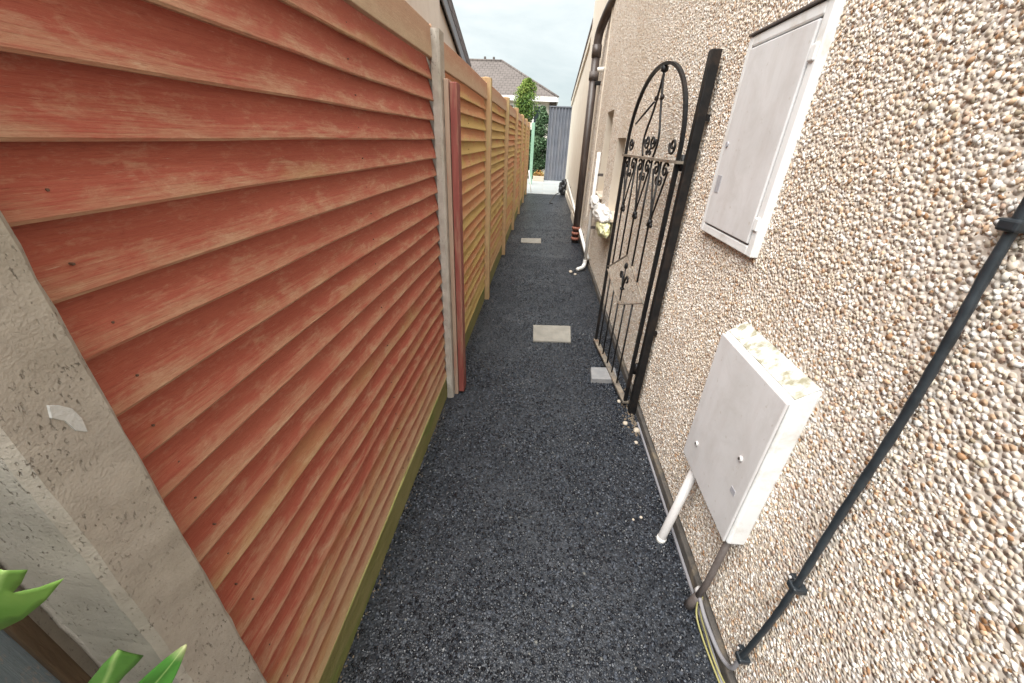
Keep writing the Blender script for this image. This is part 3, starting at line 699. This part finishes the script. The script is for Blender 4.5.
# crumbs of stone and mortar along the foot of the wall
spots = [(.60, 1.86, .016, 'tan rubble lump below the gate post'), (.655, 1.80, .02, 'largest rubble lump, against the plinth below the gate post'), (.632, 1.70, .011, 'little pale stone on the tarmac just nearer than the gate post'),
         (.553, 1.205, .0075, 'tiny yellowish stone on the tarmac beside the gas pipe'), (.515, 1.19, .0055, 'tiniest pale chip on the tarmac left of the gas pipe'), (.44, 4.83, .024, 'tan stone at the mouth of the waste pipe'), (.49, 4.74, .018, 'white stone at the mouth of the waste pipe'),
         (.60, 2.08, .014, 'small stone beside the gate hinge foot')]
dirt = MB()
for k in range(120):
    yy = random.gauss(1.93, .13); xx = XW - .03 - abs(random.gauss(0, .035)); rr = random.uniform(.003, .010); dirt.ball((xx, yy, rr * .3), rr, rr, rr * .7, 1, 0, .15)
tag(dirt.build('soil_crumbs', M['dirt'], smooth=True), 'brown soil and grit crumbs gathered at the foot of the gate post', 'soil', kind='stuff')
dirt = MB()
for k in range(260):
    yy = random.uniform(.45, 3.6); xx = -.520 + abs(random.gauss(0, .014)); rr = random.uniform(.0015, .004); dirt.ball((xx, yy, rr * .4), rr, rr * 1.2, rr * .7, 1, 0, .15)
tag(dirt.build('grit', M['dirt'], smooth=True), 'sandy grit gathered along the foot of the mossy gravel boards', 'grit', kind='stuff')
for (x, y, r_, lb) in spots:
    b = MB(); b.ball((x, y, r_ * .5), r_, r_ * random.uniform(.8, 1.5), r_ * .75, 2, 0, .10)
    tag(b.build('stone', M['stone'], smooth=True), lb, 'stone', 'loose stones along the foot of the wall')

# ------------------------------------------------------------------ the fence on the left
def board(mb, uvl, y0, y1, zlo, h, xin, xout, th, n=28, seed=0, wav=.0009):
    """one lapped board: leans out to its lower lip; its outline wanders a little"""
    ph = [random.uniform(0, 6.28) for _ in range(4)]; b = random.random(); tilt = random.uniform(-.002, .002); vs = []; us = []
    for k in range(n + 1):
        t = k / n; y = y0 + (y1 - y0) * t
        wz = wav * (math.sin(5.1 * y + ph[0]) + .6 * math.sin(11.7 * y + ph[1])) + tilt * (t - .5) * 2; wx = .0018 * math.sin(4.3 * y + ph[2]) + .001 * math.sin(13 * y + ph[3])
        P4 = [(xin + wx, zlo + h, 0.), (xin + (xout - xin) * .55 + wx, zlo + h * .45 + wz * .5, .55), (xout + wx - .0012, zlo + .004 + wz, .93), (xout + wx - .003, zlo + wz, 1.), (xout - th + wx, zlo + wz, 1.05), (xin - th + wx, zlo + h, 0.)]
        for x, z, v_ in P4: vs.append((x, y, z)); us.append((y, v_))
    q = len(vs) // (n + 1)
    fs = [(k * q + j, (k + 1) * q + j, (k + 1) * q + (j + 1) % q, k * q + (j + 1) % q) for k in range(n) for j in range(q)]
    fs += [tuple(range(q))[::-1], tuple(n * q + j for j in range(q))]
    mb.add(vs, fs, 0, b); uvl += us
def flat_board(mb, uvl, y0, y1, z0, z1, x0, x1, n=14, lean=0.):
    b = random.random(); vs = []; us = []; ph = random.uniform(0, 6)
    for k in range(n + 1):
        y = y0 + (y1 - y0) * k / n; w = .0018 * math.sin(4 * y + ph)
        for x, z, v_ in ((x1 - lean, z1 + w, 0), (x1, z0 + w, 1), (x0, z0 + w, 1.05), (x0 - lean, z1 + w, 0)): vs.append((x, y, z)); us.append((y, v_))
    fs = [(k * 4 + j, (k + 1) * 4 + j, (k + 1) * 4 + (j + 1) % 4, k * 4 + (j + 1) % 4) for k in range(n) for j in range(4)] + [(3, 2, 1, 0), tuple(n * 4 + j for j in range(4))]
    mb.add(vs, fs, 0, b); uvl += us
PITCH = .0775
panels = [(.335, 2.000, 'slat_red', 'slat_tan', 'big red-stained lap fence panel nearest the camera'),
          (2.075, 3.712, 'slat_yel', 'slat_topred', 'yellowing lap fence panel just beyond the red painted post'),
          (3.79, 5.46, 'slat_yel', 'slat_topred', 'second yellowing lap fence panel beyond the red painted post'),
          (5.54, 7.21, 'slat_yel', 'slat_topred', 'third yellowing lap fence panel beyond the red painted post'),
          (7.29, 8.96, 'slat_yel', 'slat_topred', 'fourth yellowing lap fence panel beyond the red painted post'),
          (9.04, 10.71, 'slat_yel', 'slat_topred', 'fifth yellowing lap fence panel beyond the red painted post'),
          (10.79, 12.46, 'slat_yel', 'slat_topred', 'last lap fence panel before the patio')]
GB = ['long mossy gravel board under the big red fence panel', 'mossy gravel board under the first panel beyond the red post', 'mossy gravel board under the second panel beyond the red post', 'mossy gravel board under the third panel beyond the red post',
      'mossy gravel board under the fourth panel beyond the red post', 'mossy gravel board under the fifth panel beyond the red post', 'mossy gravel board under the last panel before the patio']
for i, (y0, y1, ms, mt, lb) in enumerate(panels):
    fp = thing('lap_fence', (XF, (y0 + y1) / 2, .1), lb, 'fence panel', 'lap fence panels along the path')
    mb = MB(); uv = []; z = 1.79 - PITCH; nseg = 30 if i == 0 else 12
    dz = 0 if i == 0 else random.uniform(-.01, .01)
    while z > .14:
        board(mb, uv, y0, y1, z + dz + random.uniform(-.002, .002), .110, XF - .033, XF, .012, nseg); z -= PITCH
    zz = 1.79 - PITCH
    while i < 2 and zz > .14:                                   # nail heads near both ends and the middle
        for yn in (y0 + .055, (y0 + y1) / 2 + .02, y1 - .06):
            yj = yn + random.uniform(-.01, .01); c0 = len(mb.v)
            mb.tube([(XF - .012, yj, zz + dz + .030), (XF - .0065, yj, zz + dz + .030)], .0017, 6, 1); uv += [(0, 0)] * (len(mb.v) - c0)
        zz -= PITCH
    mb.build('slats', [M[ms], M['nail']], fp, uvs=uv, attr='board')
    mb = MB(); uv = []; flat_board(mb, uv, y0, y1, 1.79 + dz, 1.905 + dz, XF - .018, XF + .004, lean=.004)
    mb.build('top_board', M[mt], fp, uvs=uv, attr='board', bevel=.003)
    for yy in (y0 + .03, (y0 + y1) / 2, y1 - .05): mb = MB(); mb.box(XF - .078, XF - .047, yy, yy + .038, .11, 1.89); mb.build('back_batten', M['timber_brown'], fp)
    mb = MB(); mb.box(XF - .030, XF - .006, y0 - .01, y1 + .01, -.02, .140 + (.0 if i == 0 else .02))
    tag(mb.build('gravel_board', M['gravel_board'], bevel=.003), GB[i], 'gravel board', 'gravel boards under the fence')

# concrete posts: slotted H section
def h_post(y0, y1, xf, xb, top, label, flange=.038):
    t = thing('concrete_post', ((xf + xb) / 2, (y0 + y1) / 2, 0), label, 'fence post', 'slotted concrete fence posts')
    ym0 = y0 + .022; ym1 = y1 - .022; xs0 = xf - flange; xs1 = xb + .03; c = .009
    prof = [(xf, y0 + c), (xf - c, y0), (xs0, y0 + .002), (xs0, ym0), (xs1, ym0), (xs1, y0 + .002), (xb, y0), (xb, y1), (xs1, y1 - .002), (xs1, ym1), (xs0, ym1), (xs0, y1 - .002), (xf - c, y1), (xf, y1 - c)]
    nz = 60; mb = MB(); vs = []
    for k in range(nz + 1):
        z = -.1 + (top + .1) * k / nz
        for x, y in prof:
            j = random.uniform(-.0012, .0012); vs.append((x + j, y + random.uniform(-.0010, .0010), z))
    m_ = len(prof); fs = [(k * m_ + j, k * m_ + (j + 1) % m_, (k + 1) * m_ + (j + 1) % m_, (k + 1) * m_ + j) for k in range(nz) for j in range(m_)]
    fs += [tuple(nz * m_ + j for j in range(m_)), tuple(range(m_))[::-1]]
    mb.add(vs, fs); mb.build('shaft', M['concrete'], t); return t
near_post = h_post(.236, .336, -.497, -.72, 1.93, 'pitted concrete fence post at the near left with a white paint smear', .125)
b = MB(); sm = [(.2809, 1.237), (.2898, 1.2302), (.2971, 1.2206), (.3, 1.2044), (.2979, 1.1858), (.2894, 1.1947), (.2861, 1.2116), (.2772, 1.223)]
b.add([(-.4985, y, z) for y, z in sm] + [(-.4952, .288 + (y - .288) * .93, 1.212 + (z - 1.212) * .95) for y, z in sm], [tuple(range(8, 16))] + [(k, (k + 1) % 8, 8 + (k + 1) % 8, 8 + k) for k in range(8)])
b.build('paint_smear', M['paint_smear'], near_post, False)
h_post(1.985, 2.085, -.480, -.585, 1.895, 'grey concrete fence post behind the red painted timber')
b = MB(); n = 40
t = thing('timber_stop', (-.45, 2.04, 0), 'red painted grooved timber post screwed to the concrete fence post', 'post')
b.box(-.4525, -.418, 2.034, 2.112, .02, 1.715); b.build('post', M['red_post'], t, bevel=.004)
b = MB(); b.box(-.4785, -.4555, 2.028, 2.105, .0, 1.725); b.build('batten', mottled('weathered_pink_timber', (.36, .24, .175), (.42, .32, .24), 8, .8, 50, .4, .003, (8, 8, .6), c3=(.40, .14, .10), s3=4), t, bevel=.003)
PL = ['tan timber fence post, first beyond the red painted post', 'tan timber fence post, second beyond the red painted post', 'tan timber fence post, third beyond the red painted post',
      'tan timber fence post, fourth beyond the red painted post', 'tan timber fence post, fifth beyond the red painted post', 'tan timber fence post at the far end of the fence']
for k, yy in enumerate((3.715, 5.465, 7.215, 8.965, 10.715, 12.465)):
    b = MB(); h = 1.93 + random.uniform(-.01, .012); b.box(-.575, -.478, yy, yy + .072, -.1, h)
    b.add([(-.575, yy, h), (-.478, yy, h), (-.478, yy + .072, h), (-.575, yy + .072, h), (-.527, yy + .036, h + .012)], [(0, 1, 4), (1, 2, 4), (2, 3, 4), (3, 0, 4)])
    tag(b.build('fence_post', M['timber_post'], bevel=.003), PL[k], 'fence post', 'tan timber fence posts')
b = MB(); b.box(-.56, -.49, 12.56, 12.66, -.05, 1.88); tag(b.build('end_post', M['dark_green'], bevel=.004), 'dark post closing the far end of the fence', 'fence post')

# near panel of blue-grey boards, slotted behind the near concrete post
fp = thing('board_fence', (-.68, -.6, 0), 'blue-grey painted board panel behind the near concrete post', 'fence panel')
mb = MB(); uv = []; yy = .225
while yy > -1.6:
    b_ = random.random(); w_ = .092; nz = 10; vs = []
    for k in range(nz + 1):
        z = .06 + 1.78 * k / nz
        for x, y, v_ in ((-.672, yy, 0.), (-.672, yy - w_, 1.), (-.686, yy - w_, 1.), (-.686, yy, 0.)): vs.append((x + (.004 if b_ > .5 else 0), y, z)); uv.append((z, v_))
    mb.add(vs, [(k * 4 + j, (k + 1) * 4 + j, (k + 1) * 4 + (j + 1) % 4, k * 4 + (j + 1) % 4) for k in range(nz) for j in range(4)] + [(3, 2, 1, 0)], 0, b_); yy -= w_ + .005
mb.build('boards', M['slat_blue'], fp, uvs=uv, attr='board')
mb = MB(); mb.box(-.669, -.655, .214, .234, .03, 1.86); mb.build('edge_batten', M['timber_brown'], fp, bevel=.003)
for zz in (.3, 1.5): mb = MB(); mb.box(-.71, -.689, -1.6, .2, zz, zz + .08); mb.build('rail', M['timber_brown'], fp)

# ------------------------------------------------------------------ leafy plant at the near left
plant = thing('leafy_plant', (-.47, .06, 0), 'young plant with broad glossy green leaves in front of the near post, plus added unseen shrub leaves that shade the post', 'plant')
stem_pts = smooth_path([(-.47, .04, -.02), (-.475, .05, .4), (-.485, .06, .8), (-.50, .075, 1.09)], 8)
MB().tube(stem_pts, [.007 - .004 * k / (len(stem_pts) - 1) for k in range(len(stem_pts))], 8).build('stem', M['stem'], plant, True)
def leaf(base, tip, nrm, width, notch=None, tint=.2):
    base, tip, nrm = Vector(base), Vector(tip), Vector(nrm); ax = tip - base; L = ax.length; ax.normalize(); sd = nrm.cross(ax).normalized(); nn = ax.cross(sd).normalized()
    n, m_ = 26, 10; vs = []; us = []; ok = {}
    for i in range(n + 1):
        t = i / n; wd = width * (math.sin(math.pi * min(1, t * .97 + .03)) ** .75) * (1 - .25 * t) + .0004
        for j in range(m_ + 1):
            s = j / m_ * 2 - 1
            vs.append(base + ax * (L * t) + sd * (wd * s) + nn * (-.10 * L * (t - .5) ** 2 * 2 + .18 * wd * abs(s) ** 1.5 + .0015 * math.sin(9 * t + 3 * s))); us.append((t, s * .5))
    fs = []
    for i in range(n):
        for j in range(m_):
            t = (i + .5) / n; s = (j + .5) / m_ * 2 - 1
            if notch and t > notch[0] + abs(s - notch[1]) * notch[2]: continue
            a = i * (m_ + 1) + j; fs.append((a, a + 1, a + m_ + 2, a + m_ + 1))
    mb = MB(); mb.add(vs, fs, 0, tint); ob = mb.build('leaf', M['leaf'], plant, True, uvs=us, attr='tint')
    sm = ob.modifiers.new('thickness', 'SOLIDIFY'); sm.thickness = .0008
    return ob
# the bitten leaf at the frame's left edge: two lobes
def cut_leaf(outline, bulge, tint):
    bm = bmesh.new(); vs = [bm.verts.new(p) for p in outline]; bm.faces.new(vs)
    bmesh.ops.triangulate(bm, faces=bm.faces[:]); bmesh.ops.subdivide_edges(bm, edges=bm.edges[:], cuts=3, use_grid_fill=True)
    bmesh.ops.triangulate(bm, faces=bm.faces[:])
    P = [Vector(p) for p in outline]; c = sum(P, Vector()) / len(P); tipv = max(P, key=lambda p: p.z + p.x); ax = (tipv - c).normalized()
    L = max(abs((p - c).dot(ax)) for p in P); us = []
    sd = ax.cross(Vector((0, 1, 0)))
    mb = MB(); bm.verts.ensure_lookup_table(); bm.verts.index_update()
    for v in bm.verts:
        t = (v.co - c).dot(ax) / L; w_ = (v.co - c).dot(sd)
        us.append((.35 + .40 * t, w_ * 14)); v.co.y += -bulge * (1 - t * t) + 1.6 * abs(w_) * .25 + .0012 * math.sin(60 * w_ + 9 * t)
    mb.add([v.co[:] for v in bm.verts], [tuple(v.index for v in f_.verts) for f_ in bm.faces], 0, tint); bm.free()
    ob = mb.build('leaf', M['leaf'], plant, True, uvs=us, attr='tint'); sm_ = ob.modifiers.new('thickness', 'SOLIDIFY'); sm_.thickness = .0008
cut_leaf([(-0.5803, 0.1488, 1.0121), (-0.5147, 0.152, 1.0636), (-0.4838, 0.155, 1.0699), (-0.4503, 0.1574, 1.0901), (-0.4163, 0.1594, 1.1191), (-0.3897, 0.1607, 1.1475), (-0.4076, 0.1588, 1.1425), (-0.4218, 0.1569, 1.1441), (-0.406, 0.1577, 1.1599), (-0.3907, 0.1583, 1.178), (-0.3979, 0.1566, 1.1868), (-0.4091, 0.155, 1.1875), (-0.4413, 0.152, 1.1717), (-0.4956, 0.149, 1.1269), (-0.575, 0.1465, 1.048)], .010, .1)
cut_leaf([(-0.5834, 0.165, 0.8004), (-0.4735, 0.165, 0.936), (-0.426, 0.165, 0.9936), (-0.3821, 0.165, 1.0434), (-0.3876, 0.165, 1.0234), (-0.3802, 0.165, 1.0085), (-0.3975, 0.165, 0.9872), (-0.4158, 0.165, 0.9669), (-0.4527, 0.165, 0.9213), (-0.5459, 0.165, 0.8051)], .006, .6)
leaf((-.48, .16, .83), (-.375, .19, .965), (.5, -.6, .6), .020, None, .9)
for k in range(190):  # unseen leaves behind the camera, added to shade the near post's side face
    z = random.uniform(.3, 1.75); bx, by = random.uniform(-.66, -.44), random.uniform(-.50, -.06)
    a = random.uniform(0, 6.28); L = random.uniform(.09, .14)
    leaf((bx, by, z), (bx + L * .7 * math.cos(a), min(by + L * .8 * math.sin(a), -.03), z + random.uniform(-.04, .07)), (random.uniform(-.4, .4), random.uniform(-.4, .4), 1), .026, None, random.random())
for q in ((-.60, -.10), (-.54, -.18), (-.56, -.34), (-.48, -.42)):  # stems for the added out-of-view leaves that shade the post
    MB().tube(smooth_path([(q[0] + .05, q[1] + .03, -.02), (q[0] + .02, q[1], .6), (q[0], q[1], 1.55)], 6), [.007 - .0045 * k / 12 for k in range(13)], 7).build('stem', M['stem'], plant, True)
for k in range(9):
    z = .15 + .08 * k; a = k * 2.4; bx, by = -.475, .05
    leaf((bx, by, z), (bx + .12 * abs(math.cos(a)), by + .10 * math.sin(a) - .05, z + .05), (.1, -.2, 1), .024, None, random.random())

# ------------------------------------------------------------------ far end: sheet metal wall, hedge, conifer, posts, clutter
sh = thing('sheet_fence', (1.1, 17.3, 0), 'tall blue-grey corrugated metal sheet fence across the end of the alley', 'fence')
mb = MB(); x0, x1 = .055, 3.2; n = int((x1 - x0) / .03); vs = []
for k in range(n + 1):
    x = x0 + (x1 - x0) * k / n; y = 17.3 + .022 * (1 if (k // 2) % 2 else -1)
    vs += [(x, y, .02), (x, y, 2.63), (x, y + .006, 2.63), (x, y + .006, .02)]
fs = []
for k in range(n):
    for j in range(4): fs.append((k * 4 + j, k * 4 + (j + 1) % 4, k * 4 + 4 + (j + 1) % 4, k * 4 + 4 + j))
mb.add(vs, fs); mb.build('sheeting', M['sheet'], sh)
mb = MB(); mb.box(.04, 3.2, 17.26, 17.345, 2.632, 2.67); mb.build('top_rail', M['sheet'], sh)
for x in (.04, 1.9): mb = MB(); mb.box(x, x + .06, 17.335, 17.40, 0, 2.63); mb.build('post', M['dark_green'], sh)

def leaf_cloud(n, fn, size):
    P = []; T = []
    while len(P) < n:
        q = fn()
        if q is None: continue
        P.append(q[0]); T.append(q[1])
    P = np.array(P); n = len(P)
    quad = np.array([(-1, -.45, 0), (0, -.55, .12), (1, 0, 0), (0, .55, .12)], float)
    s = RNG.uniform(.6, 1.3, (n, 1, 1)) * size
    v = np.einsum('nij,nkj->nki', rand_rot(n), quad[None] * s) + P[:, None, :]
    f_ = np.array([[0, 1, 2, 3]])[None] + (np.arange(n) * 4)[:, None, None]
    return v.reshape(-1, 3), f_.reshape(-1, 4), np.repeat(np.array(T), 4)
def tree(name, base, crown_z0, crown_z1, rad, mat, n, size, label, cat='tree', group=None, lumps=14, trunk=.06):
    t = thing(name, base, label, cat, group)
    cs = []
    for k in range(lumps):
        z = random.uniform(crown_z0, crown_z1); f_ = (z - crown_z0) / (crown_z1 - crown_z0)
        rr = rad * (math.sin(math.pi * (.14 + .80 * f_)) ** .7); a = random.uniform(0, 6.28); d = rr * random.uniform(.2, .65)
        cs.append((base[0] + d * math.cos(a), base[1] + d * math.sin(a), z, rr * random.uniform(.42, .62), random.uniform(-.18, .18)))
    def fn():
        c = random.choice(cs); d = Vector((random.gauss(0, 1), random.gauss(0, 1), random.gauss(0, 1.15))).normalized() * c[3] * random.uniform(.55, 1.05)
        return ((c[0] + d.x, c[1] + d.y, c[2] + d.z), min(1, max(0, .45 + c[4] + random.gauss(0, .18) + .25 * (c[2] + d.z - (crown_z0 + crown_z1) / 2) / (crown_z1 - crown_z0))))
    v, f_, T = leaf_cloud(n, fn, size); np_mesh('crown', [(v, f_, 0, T, False)], [M[mat]], t)
    mb = MB(); mb.tube(smooth_path([(base[0], base[1], base[2] - .1), (base[0] + .02, base[1], (crown_z0 + base[2]) * .5), (base[0] - .02, base[1] + .02, crown_z0 + .3 * (crown_z1 - crown_z0)), (base[0], base[1], crown_z1 - .25)], 5), [trunk * (1 - .8 * k / 15) for k in range(16)], 8)
    for k in range(7):
        z = crown_z0 + (crown_z1 - crown_z0) * (.05 + .1 * k); a = k * 2.4; mb.tube([(base[0], base[1], z), (base[0] + rad * .6 * math.cos(a), base[1] + rad * .6 * math.sin(a), z + .25)], [trunk * .3, trunk * .1], 5)
    mb.build('trunk', M['bark'], t, True); return t
tree('conifer', (-.90, 18.6, 0), 2.2, 3.62, .56, 'conifer', 9000, .036, 'small bright green conifer rising above the end of the fence', lumps=44)
tree('hedge_bush', (-.18, 18.0, 0), .1, 2.65, .55, 'hedge', 7000, .05, 'dark green bush beside the metal sheet fence', 'bush', lumps=22)
tree('hedge_bush', (-.78, 18.9, 0), .1, 2.1, .55, 'hedge', 5000, .05, 'dark green bush below the conifer, behind the pale green post', 'bush', lumps=18)
b = MB(); b.box(-.53, -.42, 15.4, 15.5, -.03, 2.02); tag(b.build('green_post', M['green_paint'], bevel=.008), 'pale green painted post past the end of the fence', 'post')
t = thing('planter', (-.2, 16.9, 0), 'low pale planter with orange leaves on the far patio', 'planter')
b = MB(); b.box(-.42, .02, 16.75, 17.05, .012, .20); b.build('trough', M['stone'], t, bevel=.01)
v, f_, T = leaf_cloud(500, lambda: ((random.uniform(-.40, .0), random.uniform(16.78, 17.02), .2 + abs(random.gauss(0, .07))), random.random()), .035)
np_mesh('leaves', [(v, f_, 0, T, False)], [M['autumn']], t)
o = blob('rubbish_bag', (.66, 12.85, .20), (.13, .20, .23), M['bag_black'], None, 4, .5, 2.0, 4, .013); tag(o, 'black rubbish bag slumped against the far end of the extension wall', 'bag')
pipe_thing('garden_hose', smooth_path([(.52, 13.0, .03), (.42, 12.7, .02), (.33, 12.0, .016), (.25, 11.3, .014), (.22, 10.9, .014), (.30, 10.75, .014)], 8), .012, M['hose'], 'dark hose end lying on the far tarmac by the rubbish bag', 'hose')
pipe_thing('white_pole', [(-.36, 12.95, .03), (-.47, 13.3, .62)], .018, M['pvc_white'], 'white plastic pole leaning at the far end of the fence', 'pole')

# ------------------------------------------------------------------ back house with brown hipped roof
bh = thing('back_house', (-4, 32, 0), 'pale house with a brown hipped roof beyond the end of the alley', 'house')
b = MB(); b.box(-9.2, .15, 28.4, 36.5, 0, 3.70); b.build('wall', M['far_wall'], bh)
b = MB(); ex0, ex1, ey0, ey1, ez = -9.6, .56, 27.95, 37.0, 3.84
b.add([(ex0, ey0, ez), (ex1, ey0, ez), (ex1, ey1, ez), (ex0, ey1, ez), (-6.2, 32.3, 6.20), (-3.42, 32.3, 6.20)], [(0, 3, 2, 1), (0, 1, 5, 4), (1, 2, 5), (2, 3, 4, 5), (3, 0, 4)])
rf = b.build('roof', M['roof_brown'], bh, uvs=[(a[0], a[1]) for a in b.v])
b = MB(); b.tube([(-6.2, 32.3, 6.20), (-3.42, 32.3, 6.20)], .09, 8); b.tube([(-3.42, 32.3, 6.20), (.56, 27.95, 3.85)], .08, 8); b.build('ridge_tiles', M['roof_brown'], rf, True, uvs=[(a[0], a[1]) for a in b.v])
for x in (-4.62, -4.0): b = MB(); b.tube([(x, 32.35, 6.1), (x, 32.35, 6.43)], [.09, .075], 10); b.build('vent_pot', M['roof_brown'], rf, True)
b = MB(); b.box(ex0, ex1, 27.93, 27.948, 3.60, 3.86); b.box(ex1 + .002, ex1 + .02, 27.95, 37, 3.60, 3.86); b.build('fascia', M['white_paint'], bh)
b = MB(); b.box(ex0, ex1, 27.95, 28.398, 3.72, 3.74); b.build('soffit', M['white_paint'], bh)
b = MB(); b.tube([(.10, 28.33, 3.6), (.10, 28.33, 0)], .05, 8); b.build('rain_pipe', M['pvc_dark'], bh, True)
for x in (-2.9, -.95):
    b = MB(); b.box(x, x + .72, 28.30, 28.398, 1.6, 3.45); wn = b.build('window', M['white_paint'], bh)
    b = MB(); b.box(x + .07, x + .65, 28.29, 28.299, 1.7, 3.35); b.build('pane', M['glass'], wn)

# ------------------------------------------------------------------ neighbour house beyond the fence on the left
nh = thing('neighbour_house', (-4.5, 5, 0), 'pinkish cream neighbour house with a sloping tiled roof behind the fence on the left', 'house')
b = MB(); b.box(-8.5, -2.2, 1.0, 9.28, 0, 6.2); b.build('wall', M['neigh_wall'], nh)
def nv(y): return 3.83 - (y - 9.30) * .345
b = MB(); b.hexa([(-8.4, 9.283, 0), (-2.24, 9.283, 0), (-2.24, 12.0, 0), (-8.4, 12.0, 0), (-8.4, 9.283, nv(9.28)), (-2.24, 9.283, nv(9.28)), (-2.24, 12.0, nv(12.0)), (-8.4, 12.0, nv(12.0))]); b.build('extension_wall', M['neigh_wall'], nh)
def nslab(mb, x0, x1, y0, y1, b0, t):
    mb.hexa([(x0, y0, nv(y0) + b0), (x1, y0, nv(y0) + b0), (x1, y1, nv(y1) + b0), (x0, y1, nv(y1) + b0), (x0, y0, nv(y0) + b0 + t), (x1, y0, nv(y0) + b0 + t), (x1, y1, nv(y1) + b0 + t), (x0, y1, nv(y1) + b0 + t)])
b = MB(); nslab(b, -8.4, -2.13, 9.285, 12.35, .16, .24); rf = b.build('roof', M['roof_grey'], nh, uvs=[(a[1], a[2] * 2 + a[0]) for a in b.v])
b = MB(); nslab(b, -2.17, -2.14, 9.287, 12.3, -.06, .219); b.build('bargeboard', M['barge'], rf)
b = MB(); b.box(-8.4, -2.14, 12.352, 12.44, 2.86, 2.96); b.build('gutter', M['barge'], nh)

# ------------------------------------------------------------------ light: bright overcast
w = bpy.data.worlds.new('World'); sc.world = w; w.use_nodes = True
nt = NT(w.node_tree); bg = w.node_tree.nodes['Background']
sky = nt.node('ShaderNodeTexSky', sky_type='NISHITA'); sky.sun_disc = False
SUN_EL, SUN_AZ = R(63), R(208)        # azimuth measured clockwise from +Y (behind the camera, a little to the left)
sky.sun_elevation = SUN_EL; sky.sun_rotation = SUN_AZ; sky.air_density = 1.2; sky.dust_density = 2.0
tc = nt.node('ShaderNodeTexCoord')
mp = nt.node('ShaderNodeMapping'); nt.l.new(tc.outputs['Generated'], mp.inputs['Vector']); mp.inputs['Scale'].default_value = (1, 1, 2.6)
n1 = nt.noise(mp.outputs[0], 2.6, 7, .58, .3)
cloud = nt.mix(nt.rng(n1, .36, .66), (3.5, 4.0, 4.1), (5.3, 5.6, 5.55))
n2 = nt.noise(mp.outputs[0], 1.7, 5, .55, .2)
col = nt.mix(nt.rng(n2, .30, .55, .55, .95), sky.outputs['Color'], cloud)
nt.l.new(col, bg.inputs['Color']); bg.inputs['Strength'].default_value = .0315
sd = bpy.data.lights.new('sun', 'SUN'); sd.energy = 1.5; sd.angle = R(62); sd.color = (1, .98, .95)
so = bpy.data.objects.new('sun', sd); C.objects.link(so)
d = Vector((math.sin(SUN_AZ) * math.cos(SUN_EL), math.cos(SUN_AZ) * math.cos(SUN_EL), math.sin(SUN_EL)))
so.rotation_euler = d.to_track_quat('Z', 'Y').to_euler(); so.location = (0, -5, 12)
